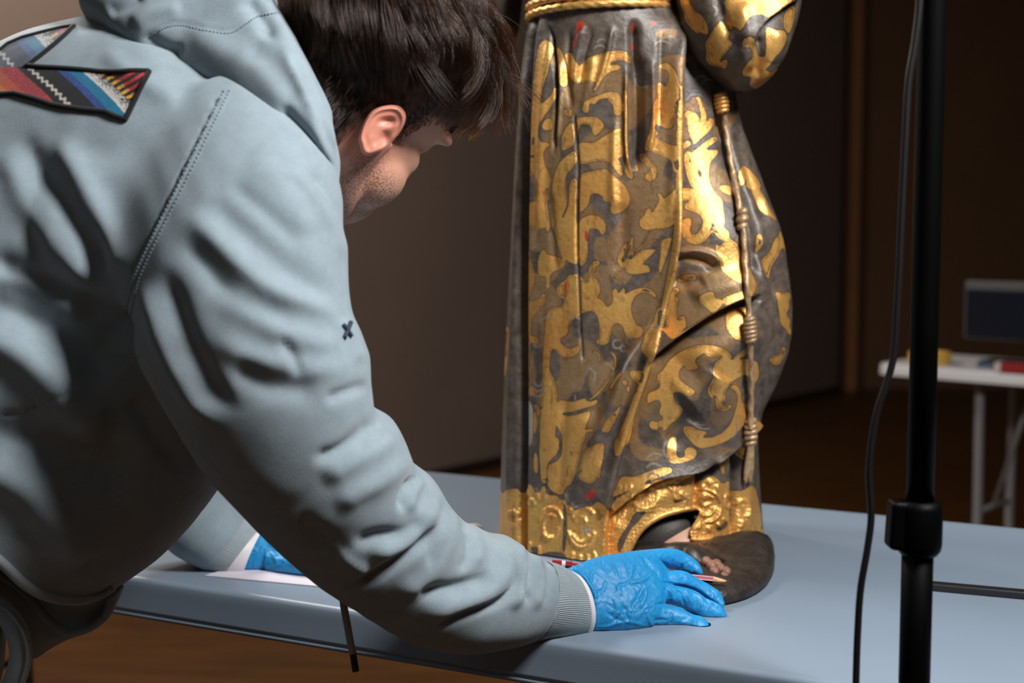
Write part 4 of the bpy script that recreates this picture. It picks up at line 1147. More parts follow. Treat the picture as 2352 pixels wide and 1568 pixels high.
# shoulders, cowl and head, above the picture's edge
M_flesh0 = simple('painted_face', S(198, 156, 132), 0.45, noise=0.1, nscale=60)
Vs, Fs = loft([(1238, -325, 1640, -325, YC, YC, .078), (1232, -420, 1645, -420, YC, YC, .082), (1270, -490, 1610, -490, YC, YC, .075), (1340, -545, 1530, -545, YC, YC, .06), (1370, -580, 1500, -580, YC - .005, YC - .005, .05), (1395, -590, 1475, -590, YC - .005, YC - .005, .035)], 60, 64, 2.3)
me = make_mesh('shoulders', Vs, Fs); qx, qy = proj(Vs); set_orn(me, orn_at(qx, 700 + (qy + 325)))
link('shoulders', me, M_gilt, statue)
hc_ = P(1435, -705, YC - .02)
Vh_, Fh_ = remesh(*merge([ellipsoid(hc_, np.eye(3), (.056, .070, .080)), ellipsoid(hc_ + [0, -.035, -.045], np.eye(3), (.036, .034, .042)), tube([hc_ + [0, .01, -.04], hc_ + [0, .015, -.13]], [.036, .040], 20),
                               tube([hc_ + [0, -.066, .012], hc_ + [0, -.084, -.016], hc_ + [0, -.066, -.022]], [.006, .010, .007], 12), ellipsoid(hc_ + [.057, 0, -.008], np.eye(3), (.006, .014, .022)), ellipsoid(hc_ + [-.057, 0, -.008], np.eye(3), (.006, .014, .022))]), .004, 4)
hd_ = link('head', make_mesh('head', Vh_, np.asarray(Fh_)), M_flesh0, statue)
M_hair0 = simple('painted_hair', S(60, 44, 34), 0.55, noise=0.3, nscale=80, bump=.8, bscale=90)
Vc_, Fc_ = ellipsoid(hc_ + [0, .010, .012], np.eye(3), (.061, .068, .079), 40, 28)
kp = (Vc_[:, 2] > hc_[2] - .03) & ~((Vc_[:, 1] < hc_[1] - .02) & (Vc_[:, 2] < hc_[2] + .045))
Fc_ = np.array(Fc_); Fc_ = Fc_[kp[Fc_].all(1)]; uu = np.unique(Fc_); rm_ = -np.ones(len(Vc_), int); rm_[uu] = np.arange(len(uu))
link('carved_hair', make_mesh('carved_hair', Vc_[uu], rm_[Fc_]), M_hair0, hd_)
# foot, stocking, shoe and base under the lifted hem
M_stock = simple('black_painted_wood', S(50, 46, 44), 0.55, noise=0.35, nscale=60, bump=0.3, bscale=300)
M_flesh = simple('painted_flesh', S(196, 152, 128), 0.5, noise=0.14, nscale=120)
M_toe = simple('worn_flesh', S(138, 98, 80), 0.5, noise=0.35, nscale=90)
M_shoe = simple('dark_painted_shoe', S(40, 36, 34), 0.35, noise=0.25, nscale=70, bump=0.2, bscale=200)
M_rock = simple('worn_dark_base', S(46, 39, 35), 0.5, noise=0.6, nscale=60, bump=0.9, bscale=140)
foot = link('foot', make_mesh('foot', *loft([(1492, 1262, 1586, 1206, 1.752, 1.762, .028), (1502, 1288, 1602, 1226, 1.732, 1.746, .020), (1534, 1306, 1616, 1262, 1.716, 1.732, .018), (1580, 1318, 1640, 1288, 1.67, 1.69, .016), (1625, 1326, 1660, 1306, 1.615, 1.63, .014)], 40, 40)), M_flesh, statue)
link('stocking', make_mesh('stocking', *loft([(1500, 1190, 1590, 1120, 1.84, 1.84, .04), (1472, 1225, 1568, 1165, 1.80, 1.80, .04), (1454, 1252, 1568, 1174, 1.765, 1.772, .034), (1460, 1264, 1578, 1190, 1.750, 1.758, .028), (1474, 1268, 1586, 1202, 1.744, 1.752, .022), (1484, 1270, 1584, 1212, 1.750, 1.757, .016)], 40, 40)), M_stock, statue)
shoe = link('shoe', make_mesh('shoe', *merge([
    loft([(1484, 1306, 1496, 1272, 1.735, 1.735, .012), (1505, 1308, 1524, 1266, 1.70, 1.705, .022), (1540, 1316, 1570, 1256, 1.665, 1.685, .025), (1572, 1326, 1610, 1256, 1.65, 1.675, .025), (1602, 1332, 1634, 1270, 1.625, 1.655, .023), (1620, 1328, 1652, 1285, 1.61, 1.64, .016), (1642, 1320, 1668, 1294, 1.605, 1.63, .010)], 60, 40, exp=2.3)])), M_shoe, statue)
link('shoe_strap', make_mesh('shoe_strap', *tube([P(1446, 1244, 1.74), P(1470, 1252, 1.728), P(1492, 1264, 1.715), P(1520, 1278, 1.70)], [.004, .006, .006, .004], 10, 30)), M_shoe, statue)
for k, (x, y, r, Y) in enumerate([(1622, 1290, 12, 1.60), (1634, 1299, 13, 1.59), (1646, 1296, 12, 1.60), (1655, 1306, 12, 1.585), (1668, 1312, 11, 1.575), (1640, 1312, 12, 1.575), (1664, 1324, 11, 1.565)]):
    rr = r / F_PX * Y
    V_, F_ = ellipsoid(P(x, y, Y + .006), np.eye(3), (rr, rr * 1.6, rr * 1.08), 18, 12)
    link('toe', make_mesh('toe', V_, F_), M_toe, foot)
bo = [(1470, 1330), (1540, 1366), (1600, 1383), (1648, 1393), (1680, 1388), (1720, 1376), (1758, 1352), (1776, 1322), (1778, 1295), (1768, 1270), (1745, 1248), (1700, 1225), (1600, 1215), (1500, 1225), (1460, 1260), (1455, 1300)]
bot = np.array([PT(x, y, .7402) for x, y in bo])[:, :2]
bot = catmull(np.hstack([np.vstack([bot, bot[:1]]), np.zeros((len(bot) + 1, 1))]), 97)[:-1, :2]
cb = bot.mean(0)
RK = PT(1722, 1278, .75)[:2]
prof = [(0.97, 0), (1.0, .003), (1.003, .008), (0.99, .013), (0.96, .0165), (0.9, .019), (0.75, .020), (0.5, .020), (0.2, .020), (0.03, .020)]
Vb = np.array([np.append(cb + (p - cb) * s, 0.7402 + z + (0.002 * math.sin(p[0] * 40) * math.sin(p[1] * 33 + 1) if z > .015 else 0) + (z / .02) * 0.021 * math.exp(-(((cb + (p - cb) * s) - RK) ** 2).sum() / .0022)) for s, z in prof for p in bot])
Fb = [tuple(f) for f in grid_faces(len(prof), 96).tolist()] + [tuple(range(96)), tuple(range(9 * 96, 10 * 96))]
link('base', make_mesh('base', Vb, Fb), M_rock, statue)
# nothing of the statue sinks into the table
for o in list(bpy.data.objects):
    if o.type == 'MESH' and o.parent is not None and (o.parent == statue or o.parent.parent == statue):
        n = len(o.data.vertices); co = np.empty(n * 3, np.float32); o.data.vertices.foreach_get('co', co); co = co.reshape(-1, 3)
        if co[:, 2].min() < 0.7402:
            co[:, 2] = np.maximum(co[:, 2], 0.7402); o.data.vertices.foreach_set('co', co.ravel()); o.data.update()

# ================================================================ PERSON
man = thing('person', 'man in pale blue-grey hoodie and blue gloves bending over the table', 'person', (-0.60, 1.30, 0))


def wv_cloth(name, col, rough=0.85, scale=1300, bump=0.26, sheen=0.25, var=0.17):
    m, N, L, b = mat(name)
    tc = N.new('ShaderNodeTexCoord')
    n1 = N.new('ShaderNodeTexNoise'); n1.inputs['Scale'].default_value = scale; n1.inputs['Detail'].default_value = 3
    n2 = N.new('ShaderNodeTexNoise'); n2.inputs['Scale'].default_value = 60; n2.inputs['Detail'].default_value = 6; n2.inputs['Roughness'].default_value = .65
    mp = N.new('ShaderNodeMapping'); mp.inputs['Scale'].default_value = (1, 1, .45); mp.inputs['Rotation'].default_value = (.3, .6, .2)
    L.new(tc.outputs['Object'], mp.inputs[0])
    L.new(mp.outputs[0], n1.inputs['Vector']); L.new(tc.outputs['Object'], n2.inputs['Vector'])
    ad = N.new('ShaderNodeMath'); ad.operation = 'ADD'; L.new(n1.outputs['Fac'], ad.inputs[0]); L.new(n2.outputs['Fac'], ad.inputs[1])
    r = N.new('ShaderNodeMapRange'); r.inputs[1].default_value = .6; r.inputs[2].default_value = 1.4; r.inputs[3].default_value = 1 - var; r.inputs[4].default_value = 1 + var
    L.new(ad.outputs[0], r.inputs[0])
    mx = N.new('ShaderNodeMix'); mx.data_type = 'RGBA'; mx.blend_type = 'MULTIPLY'; mx.inputs[0].default_value = 1
    mx.inputs[6].default_value = (*col, 1); L.new(r.outputs[0], mx.inputs[7]); L.new(mx.outputs[2], b.inputs['Base Color'])
    b.inputs['Roughness'].default_value = rough; b.inputs['Specular IOR Level'].default_value = .2
    b.inputs['Sheen Weight'].default_value = sheen
    bp = N.new('ShaderNodeBump'); bp.inputs['Strength'].default_value = bump; bp.inputs['Distance'].default_value = .001
    L.new(n1.outputs['Fac'], bp.inputs['Height']); L.new(bp.outputs[0], b.inputs['Normal'])
    return m


M_hood = wv_cloth('pale_blue_fleece', S(140, 155, 164))
M_cuff = wv_cloth('pale_grey_rib', S(150, 162, 168), bump=.2)
M_seam = wv_cloth('seam_stitch', S(126, 140, 150), bump=.2)

# ---- hoodie body: torso and both sleeves as one skin
torso = [(-640, 760, -60, 1610, 1.33, 1.33, .165), (-420, 500, 240, 1372, 1.34, 1.34, .17), (-200, 265, 386, 1262, 1.35, 1.35, .175), (0, 112, 509, 1113, 1.365, 1.365, .18),
         (160, 60, 640, 900, 1.375, 1.375, .185), (330, 40, 740, 660, 1.38, 1.38, .175), (480, 80, 775, 470, 1.38, 1.38, .14), (590, 110, 770, 350, 1.38, 1.38, .09)]
arm_r = [(360, 430, 640, 170, 1.28, 1.28, .07), (285, 600, 770, 380, 1.215, 1.235, .085), (291, 735, 797, 560, 1.195, 1.215, .088), (330, 850, 806, 700, 1.19, 1.21, .086), (395, 965, 848, 815, 1.195, 1.215, .083), (455, 1062, 853, 885, 1.205, 1.225, .08), (520, 1140, 862, 940, 1.22, 1.24, .079), (565, 1188, 906, 968, 1.23, 1.25, .078), (620, 1245, 930, 1015, 1.245, 1.268, .075),
         (680, 1303, 944, 1058, 1.26, 1.285, .073), (740, 1350, 990, 1092, 1.278, 1.30, .070), (800, 1390, 1016, 1138, 1.295, 1.32, .067), (865, 1432, 1052, 1184, 1.312, 1.338, .065), (930, 1468, 1094, 1210, 1.33, 1.355, .062), (990, 1488, 1130, 1226, 1.345, 1.37, .060), (1055, 1498, 1168, 1231, 1.36, 1.385, .057), (1160, 1487, 1222, 1276, 1.385, 1.41, .052), (1225, 1472, 1252, 1290, 1.40, 1.425, .045)]
arm_l = [(420, 300, 700, 300, 1.55, 1.55, .08), (260, 600, 520, 600, 1.62, 1.62, .085), (215, 860, 470, 820, 1.66, 1.66, .08), (240, 1100, 470, 960, 1.68, 1.68, .075), (392, 1263, 530, 1120, 1.685, 1.695, .06), (470, 1308, 570, 1190, 1.69, 1.70, .05)]
parts = [ellipsoid(P(335, 510, 1.254), np.eye(3), (.078, .076, .095), 32, 24), ellipsoid(P(272, 560, 1.252), np.eye(3), (.095, .078, .115), 32, 24), loft(torso, 60, 56, 2.2), loft(arm_r, 130, 52, 2.15), loft(arm_l, 60, 40, 2.1)]
hv, hf = remesh(*merge(parts), 0.0036, smooth_it=9)
hf = np.asarray(hf)


def sculpt(V, Fq, strokes, wrap=False):
    N_ = vnormals(V, Fq)
    c0 = V.mean(0)
    if ((V - c0) * N_).sum() < 0: N_ = -N_
    x, y = proj(V)
    vd = (V - CAM) / np.linalg.norm(V - CAM, axis=1)[:, None]
    f = np.clip(-(N_ * vd).sum(1) * 2.0 + .15, 0, 1)
    if wrap: f = np.clip(.55 - (N_ * vd).sum(1) * 1.2, 0, 1)
    return V + N_ * (stroke_height(x, y, strokes) * f)[:, None]


HOODIE_FOLDS = []


def fold(ox, oy, sc, kind, amp, wd, *pts, taper=.22):
    HOODIE_FOLDS.append((kind, amp, wd, [(ox + x / sc, oy + y / sc) for x, y in pts], taper))


FA = (600, 900, 1.68)
# forearm: cloth bunched up above the cuff, each roll crisp on its lower side
fold(*FA, 'r', -7, 15, (455, 92), (390, 160), (300, 225), (190, 262)); fold(*FA, 'r', 7, 26, (540, 150), (450, 215), (330, 285), (230, 350))
fold(*FA, 'r', 6, 24, (590, 240), (500, 320), (370, 395), (280, 450)); fold(*FA, 'r', -9, 9, (592, 318), (562, 370), (545, 420), (545, 465))
fold(*FA, 'r', 5, 12, (620, 330), (585, 400), (570, 470)); fold(*FA, 'r', -8, 17, (640, 470), (560, 545), (450, 560), (350, 590))
fold(*FA, 'r', 8, 20, (668, 400), (640, 490), (540, 585), (410, 645)); fold(*FA, 'r', -10, 14, (690, 500), (620, 585), (510, 665), (390, 740), (330, 765))
fold(*FA, 'r', -5, 8, (700, 400), (700, 480), (672, 560), (640, 690)); fold(*FA, 'r', 7, 20, (730, 440), (730, 540), (700, 640), (630, 730), (500, 790))
fold(*FA, 'r', -6, 11, (765, 480), (800, 550), (800, 640), (760, 700)); fold(*FA, 'r', 4, 14, (790, 500), (840, 590), (830, 680))
fold(*FA, 'r', -9, 17, (900, 705), (800, 745), (690, 765), (590, 775)); fold(*FA, 'r', 9, 22, (890, 560), (945, 640), (930, 720), (850, 785), (700, 840), (600, 890))
fold(*FA, 'r', -8, 10, (985, 640), (985, 740), (930, 800), (800, 850), (650, 910)); fold(*FA, 'r', 7, 12, (985, 575), (1015, 660), (1008, 760), (960, 850))
fold(*FA, 'r', -7, 8, (1015, 590), (1035, 680), (1020, 770), (1040, 830)); fold(*FA, 'r', 6, 11, (1045, 600), (1080, 690), (1085, 760), (1050, 850))
fold(*FA, 'r', -5, 8, (1080, 640), (1105, 720), (1090, 830)); fold(*FA, 'r', 4, 14, (250, 560), (330, 650), (440, 720)); fold(*FA, 'r', -6, 22, (120, 480), (230, 560), (330, 650))
UA = (0, 250, 1.343)
# upper sleeve: long soft folds fanning from the armhole to the outer arm
fold(*UA, 'r', -6, 30, (620, 260), (770, 400), (900, 505), (1000, 580), (1065, 625)); fold(*UA, 'r', 7, 26, (560, 300), (700, 440), (820, 545), (960, 600), (1075, 650))
fold(*UA, 'r', -5, 26, (540, 380), (640, 490), (720, 585), (820, 630), (940, 670)); fold(*UA, 'r', 6, 28, (640, 560), (760, 620), (900, 700), (1080, 740))
fold(*UA, 'r', -6.5, 24, (490, 470), (530, 570), (575, 690), (640, 830), (740, 960)); fold(*UA, 'r', 8, 22, (430, 520), (470, 640), (515, 760), (580, 880), (680, 1000))
fold(*UA, 'r', -5, 30, (700, 780), (820, 850), (1000, 880)); fold(*UA, 'r', 5, 26, (640, 700), (760, 760), (930, 800), (1100, 800)); fold(*UA, 'r', -5, 14, (930, 180), (1000, 245), (1050, 330), (1065, 430)); fold(*UA, 'r', 5, 16, (880, 170), (960, 260), (1030, 370), (1060, 480))
fold(*UA, 'r', 5, 40, (760, 130), (880, 260), (980, 400)); fold(*UA, 'r', -4, 22, (700, 220), (820, 320), (940, 420)); fold(*UA, 'r', -4, 12, (860, 700), (900, 760), (930, 830))
fold(*UA, 'r', 4, 16, (1050, 640), (1090, 700), (1120, 790)); fold(*UA, 'r', -6, 12, (1145, 850), (1080, 870), (1000, 900))
HOODIE_FOLDS += [
    # torso side: deep drag folds running from the armpit to the back
    ('r', -7, 26, [(40, 300), (110, 420), (190, 540), (250, 650)]), ('r', 8, 28, [(120, 300), (190, 420), (260, 560), (285, 660)]), ('r', 6, 30, [(0, 330), (70, 480), (150, 590), (215, 680)]),
    ('r', -18, 40, [(-60, 590), (60, 650), (170, 690), (270, 760), (320, 810)]), ('r', 11, 24, [(-60, 620), (60, 650), (140, 690), (200, 740)]), ('r', -20, 42, [(-80, 690), (50, 730), (170, 790), (280, 860)]),
    ('r', 18, 55, [(-80, 730), (40, 800), (130, 880), (210, 970), (270, 1000)]), ('r', -16, 55, [(-80, 1000), (60, 1010), (200, 1060), (330, 1110)]), ('r', 16, 55, [(-60, 1040), (60, 1120), (150, 1220), (200, 1300)]), ('r', -8, 26, [(300, 900), (360, 1000), (430, 1090)]),
    ('r', 3, 22, [(230, 110), (300, 170), (420, 240)]),
    # seams
    ('r', -2.4, 4, [(0, 955), (40, 951), (100, 922), (150, 898), (180, 872), (230, 838), (330, 820)], .02), ('r', 1.6, 7, [(518, 208), (470, 300), (412, 420), (352, 540), (308, 640), (287, 722)], .02), ('r', -3, 3, [(512, 206), (464, 300), (405, 420), (345, 540), (301, 640), (281, 720)], .02),
]
# let the cloth bridge the hollow between back and sleeve
sx0, sy0 = proj(hv)
sw = np.exp(-((sx0 - 335 - (520 - sy0) * .35) / 75) ** 2 - ((sy0 - 500) / 170) ** 2) * (hv[:, 1] < 1.34)
sel = sw > .02
E_ = np.vstack([hf[:, [0, 1]], hf[:, [1, 2]], hf[:, [2, 3]], hf[:, [3, 0]]])
cnt = np.bincount(E_[:, 0], minlength=len(hv)) + np.bincount(E_[:, 1], minlength=len(hv))
for _ in range(140):
    avg = np.stack([np.bincount(E_[:, 0], hv[E_[:, 1], k], minlength=len(hv)) + np.bincount(E_[:, 1], hv[E_[:, 0], k], minlength=len(hv)) for k in range(3)], -1) / cnt[:, None]
    hv = hv + (avg - hv) * (sw * .95)[:, None]
hv = sculpt(hv, hf, [(a, b_ * (1 if abs(b_) < 3.5 else .78), w_, *r_) for a, b_, w_, *r_ in HOODIE_FOLDS], wrap=True)
# cloth never lies dead smooth: small drag ripples
rip = 0.0004 * np.sin(hv[:, 0] * 95 + 6 * np.sin(hv[:, 2] * 21) + 3 * np.sin(hv[:, 1] * 30)) * np.sin(hv[:, 2] * 60 + 4 * np.sin(hv[:, 0] * 25))
hv = hv + vnormals(hv, hf) * rip[:, None]
HB = BVHTree.FromPolygons([Vector(v) for v in hv], [tuple(f) for f in hf.tolist()])
# trim the lower end open at the hem
qx, qy = proj(hv)
CUT = np.array([(-900, 760), (-420, 980), (-200, 1150), (0, 1290), (60, 1345), (110, 1372), (180, 1381), (240, 1366), (272, 1346), (300, 1420), (300, 1800), (-900, 1800)], float)
ci = np.zeros(len(hv), bool)
for i in range(len(CUT)):
    ax, ay = CUT[i]; bx_, by_ = CUT[(i + 1) % len(CUT)]
    if ay != by_: ci ^= ((ay > qy) != (by_ > qy)) & (qx < (bx_ - ax) * (qy - ay) / (by_ - ay) + ax)
ci &= (qx < 300) & (hv[:, 1] < 1.56)
fk = hf[~ci[hf].any(1)]; uu = np.unique(fk); rm = -np.ones(len(hv), int); rm[uu] = np.arange(len(uu)); hv = hv[uu]; hf = rm[fk]
hoodie = link('hoodie', make_mesh('hoodie', hv, hf), M_hood, man)


def cast(x, y, lift=0.0, bv=None):
    d = P(x, y, 1.0) - CAM; d /= np.linalg.norm(d)
    h = (bv or HB).ray_cast(Vector(CAM), Vector(d))
    if h[0] is None: return None
    n = np.array(h[1])
    if n @ d > 0: n = -n
    return np.array(h[0]) + n * lift


def on_cloth(pts, lift, n=None, bv=None):
    q = smooth_line(pts, n or len(pts) * 12)
    r = [cast(x, y, lift, bv) for x, y in q]
    return np.array([p for p in r if p is not None])


# twin-needle stitching along the raglan seam
for off in (0, 13):
    pts = [(515 + off, 207), (470 + off, 300), (412 + off, 420), (352 + off, 540), (308 + off, 640), (288 + off, 722)]
    p = on_cloth(pts, .0004, 240)
    parts = [tube(p[i:i + 2 + 1], .0006, 6) for i in range(0, len(p) - 3, 4)]
    link('stitching', make_mesh('stitching', *merge(parts)), M_seam, hoodie, kind='stuff')

# ---- hood: thick band of cloth round the neck, drooping at the back
hood_s = [(764, 462, 772, 436, 1.225, 1.225, .005), (750, 424, 776, 352, 1.222, 1.228, .012), (703, 360, 760, 268, 1.222, 1.232, .026), (626, 282, 722, 172, 1.232, 1.252, .04), (515, 206, 668, 66, 1.248, 1.28, .048), (425, 172, 600, -30, 1.268, 1.30, .055), (338, 142, 480, -90, 1.295, 1.325, .06), (284, 100, 362, -70, 1.325, 1.345, .058), (232, 62, 268, -2, 1.365, 1.365, .05),
          (236, 20, 330, -70, 1.43, 1.43, .06), (330, -10, 480, -110, 1.50, 1.50, .07), (480, 40, 640, -60, 1.545, 1.545, .06), (600, 130, 700, 30, 1.55, 1.55, .05), (690, 230, 745, 160, 1.53, 1.53, .035), (735, 300, 760, 255, 1.49, 1.49, .02)]
hs2 = []
for i, s in enumerate(hood_s):
    if 1 <= i <= 8:
        q = [cast(s[0] - dx, s[1] + dx) for dx in (0, 6, 12)]; s = (s[0] - 15, s[1] + 15, *s[2:])
        q = [k[1] for k in q if k is not None]
        if q: s = (s[0], s[1], s[2], s[3], min(q) + .054, max(min(q) + .046, s[5] - .010), s[6] * .82)
    hs2.append(s)
hood_s = hs2
hdv, hdf = remesh(*loft(hood_s, 160, 64, 3.8), 0.0030, smooth_it=5)
hdf = np.asarray(hdf)
HOOD_FOLDS = [('r', -12, 20, [(560, -10), (590, 20), (615, 60), (600, 90)]), ('r', -9, 16, [(335, 70), (350, 95), (380, 112), (420, 125)]), ('r', 6, 16, [(300, 60), (345, 30), (420, 20)]), ('r', 8, 30, [(420, 60), (500, 110), (600, 160), (680, 260)]), ('r', -5, 22, [(560, 110), (620, 150), (660, 200), (690, 240)]),
              ('r', 5, 12, [(640, 90), (690, 190), (725, 280), (750, 360), (770, 430)]), ('r', -5, 14, [(662, 100), (715, 200), (748, 290), (775, 370)]), ('r', -6, 14, [(245, 30), (290, 10), (330, -15)]), ('r', -5, 10, [(640, 240), (700, 310), (750, 390)]), ('r', 4, 12, [(660, 225), (715, 295), (762, 380)]),
              ('r', -1.6, 4, [(350, 75), (385, 58), (420, 55), (470, 66), (530, 72), (560, 55), (590, 35), (645, 25)], .02)]
hdv = sculpt(hdv, hdf, [(a, b_ * (1 if w_ < 8 else .6), w_ * (1 if w_ < 8 else 1.1), *r_) for a, b_, w_, *r_ in HOOD_FOLDS])
hdv = hdv + vnormals(hdv, hdf) * (0.0003 * np.sin(hdv[:, 0] * 120 + 5 * np.sin(hdv[:, 2] * 40)) * np.sin(hdv[:, 2] * 90))[:, None]
hood = link('hood', make_mesh('hood', hdv, hdf), M_hood, hoodie)
HDB = BVHTree.FromPolygons([Vector(v) for v in hdv], [tuple(f) for f in hdf.tolist()])
p = on_cloth([(350, 79), (385, 62), (420, 59), (470, 70), (530, 76), (560, 59), (592, 38), (645, 29)], .0004, 180, HDB)
parts = [tube(p[i:i + 3], .0006, 6) for i in range(0, len(p) - 3, 4)]
link('stitching', make_mesh('stitching', *merge(parts)), M_seam, hood, kind='stuff')
hp = on_cloth([(228, 58), (226, 40), (238, 22), (262, 10), (290, 4)], .001, 40, HDB)
if False: link('hood_piping', make_mesh('hood_piping', *tube(hp, .0022, 8)), M_cuff, hood)

# ---- hem, hanging open under the belly
M_hem = wv_cloth('hoodie_rib_hem', S(150, 160, 164), bump=.2)
up = [(-90, 1270), (0, 1300), (70, 1352), (150, 1372), (215, 1368), (266, 1346)]
lo = [(-60, 1290), (10, 1325), (60, 1362), (90, 1400), (122, 1434), (160, 1453), (206, 1441), (235, 1420), (252, 1398), (264, 1356)]
upP = smooth_line(up, 50); loP = smooth_line(lo, 50)
Vh = []
for i in range(50):
    a = P(*upP[i], 1.30 + .02 * i / 50); b_ = P(*loP[i], 1.40 - .04 * i / 50)
    for k in range(10):
        t = k / 9
        q = a * (1 - t) + b_ * t; q[1] += .03 * math.sin(t * math.pi)
        Vh.append(q)
Fh = grid_faces(50, 10, wrap=False)
lo2 = [(-60, 1400), (10, 1440), (62, 1500), (78, 1512), (112, 1492), (150, 1471), (190, 1453), (225, 1433), (252, 1405), (264, 1362)]
lo2P = smooth_line(lo2, 50); n0 = len(Vh)
for i in range(50):
    a = P(*loP[i], 1.40 - .04 * i / 50); b_ = P(*lo2P[i], 1.44 - .05 * i / 50)
    for k in range(8):
        t = k / 7; q = a * (1 - t) + b_ * t; q[1] -= .012 * math.sin(t * math.pi); Vh.append(q)
Fh = np.vstack([Fh, grid_faces(50, 8, wrap=False, off=n0)])
hem = link('hem', make_mesh('hem', Vh, Fh), M_hem, hoodie)
sm = hem.modifiers.new('thick', 'SOLIDIFY'); sm.thickness = .004
cp = on_cloth([(-60, 1246), (0, 1287), (60, 1342), (110, 1368), (180, 1376), (235, 1360), (258, 1345)], .001, 60)
if len(cp) > 6: link('hem_stitch', make_mesh('hem_stitch', *tube(cp, .0046, 12)), M_hem, hem)
link('hem_rim', make_mesh('hem_rim', *tube([P(x, y, 1.40 - .04 * i / 50) for i, (x, y) in enumerate(loP)], .0042, 10)), M_cuff, hem)
bandp = [(-140, 1350), (-60, 1372), (0, 1398), (34, 1440), (48, 1500), (34, 1560), (-6, 1620), (-60, 1680)]
bp = [P(x, y, Yb) for (x, y), Yb in zip(bandp, (1.31, 1.29, 1.272, 1.265, 1.265, 1.27, 1.285, 1.31))]
link('hem_band', make_mesh('hem_band', *merge([tube(bp, [.008, .009, .0098, .0102, .0102, .010, .009, .008], 20, 80), tube([q + np.array([.010, -.011, .002]) for q in bp], .0016, 8, 80)])), M_hem, hoodie)

# ---- cuff with knitted ribs
cuff_s = [(1222, 1472, 1250, 1290, 1.40, 1.425, .043), (1262, 1469, 1266, 1294, 1.41, 1.432, .041), (1298, 1466, 1280, 1301, 1.42, 1.438, .039), (1330, 1464, 1295, 1313, 1.428, 1.445, .037)]


def ribbed(secs, n, rows=26, cols=840, amp=.0009):
    Vc, Fc = loft(secs, rows, cols, 2.1, cap=False)
    Nc = vnormals(Vc, Fc); cc = Vc.reshape(rows, cols, 3).mean(1, keepdims=True)
    if ((Vc.reshape(rows, cols, 3) - cc).reshape(-1, 3) * Nc).sum() < 0: Nc = -Nc
    a = np.tile(np.arange(cols), rows) / cols * 2 * math.pi
    return Vc + Nc * (amp * np.abs(np.cos(a * n / 2)))[:, None], Fc


CV, CF = ribbed(cuff_s, 120)
link('cuff', make_mesh('cuff', CV, CF), M_cuff, hoodie)
CR = CV.reshape(26, 840, 3)
CR = np.mean([np.roll(CR, k, 1) for k in range(-14, 15)], axis=0)[:, ::6]
M_rimw = simple('white_glove_rim', S(226, 220, 222), .5)
link('cuff', make_mesh('cuff', *ribbed([(462, 1304, 566, 1184, 1.69, 1.70, .05), (488, 1314, 580, 1198, 1.69, 1.70, .047), (515, 1320, 596, 1214, 1.69, 1.70, .044)], 110, 16, 500)), M_cuff, hoodie)
# drawstring
dsp = [P(788, 1360, 1.33), P(789, 1385, 1.33), P(797, 1430, 1.33), P(806, 1480, 1.33), P(811, 1500, 1.33)]
ds = link('drawstring', make_mesh('drawstring', *tube(dsp, .0036, 10, 30)), simple('grey_cord', S(150, 146, 140), .7), hoodie)
link('aglet', make_mesh('aglet', *tube([P(809, 1492, 1.33), P(813, 1515, 1.33), P(817, 1541, 1.33)], .0034, 10, 10)), simple('dark_aglet', S(40, 32, 28), .4), ds)

# ---- woven patch on the back, appliqued
PATCH = np.array([(343, 166), (316, 222), (290, 275), (266, 268), (241, 257), (187, 252), (152, 247), (118, 241), (80, 228), (35, 216), (0, 218), (-40, 226), (-90, 260), (-110, 180), (-60, 120), (0, 121), (21, 104), (54, 90), (100, 78), (145, 67), (171, 63), (150, 84), (125, 106), (95, 130), (64, 153), (95, 156), (134, 158), (166, 160), (201, 163), (230, 166), (254, 166), (300, 165)], float)
dense = []
for i in range(len(PATCH)):
    a, b_ = PATCH[i], PATCH[(i + 1) % len(PATCH)]
    n = max(2, int(np.hypot(*(b_ - a)) / 3))
    dense += [a + (b_ - a) * k / n for k in range(n)]
dense = np.array(dense)
st = 1.6
gx = np.arange(-112, 346, st); gy = np.arange(58, 280, st)
GX, GY = np.meshgrid(gx, gy)
ins = np.zeros(GX.shape, bool)
for i in range(len(PATCH)):
    ax, ay = PATCH[i]; bx_, by_ = PATCH[(i + 1) % len(PATCH)]
    if ay != by_:
        ins ^= ((ay > GY) != (by_ > GY)) & (GX < (bx_ - ax) * (GY - ay) / (by_ - ay) + ax)
idx = -np.ones(GX.shape, int); Vp, Cp = [], []


def stripe(x, y):
    upper = y < 153 - (x - 64) * .84 + 2 and x < 172 and y < 156
    s = (x - y) + (35 if upper else 0) + 3 * math.sin(y * .05)
    r = RNG.random()
    k = np.array
    if s < -195: c = S(196, 120, 60)
    elif s < -160: c = S(190, 92, 58) if r < .7 else S(170, 60, 58)
    elif s < -113: c = S(158, 52, 62) if r < .8 else S(190, 84, 84)
    elif s < -96: c = S(28, 28, 32)
    elif s < -74:
        zz = abs(((y * .5 + x * .5) % 10) - 5) * 2.2 - 5.5
        c = S(206, 200, 192) if abs(s + 85 - zz) < 5.0 else S(34, 34, 38)
    elif s < -28: c = S(24, 25, 30)
    elif s < -5: c = S(40, 66, 128) if r < .75 else S(54, 84, 150)
    elif s < 27: c = S(18, 104, 140) if r < .7 else S(30, 124, 156)
    elif s < 62:
        pf = 1 - (s - 27) / 38
        c = S(200, 196, 190) if r < pf + .15 else S(30, 30, 34)
    else:
        q = (y * .8 + x * .45) % 13.5
        if q < 6 and s < 168:
            c = S(222, 164, 54) if s < 84 + (y % 7) else S(196, 44, 54)
            if r < .12: c = S(40, 30, 30)
        else: c = S(24, 22, 24)
    c = np.array(c)
    if upper: c = c * .78 + np.array(S(150, 168, 190)) * .22
    return c * RNG.uniform(.82, 1.12)


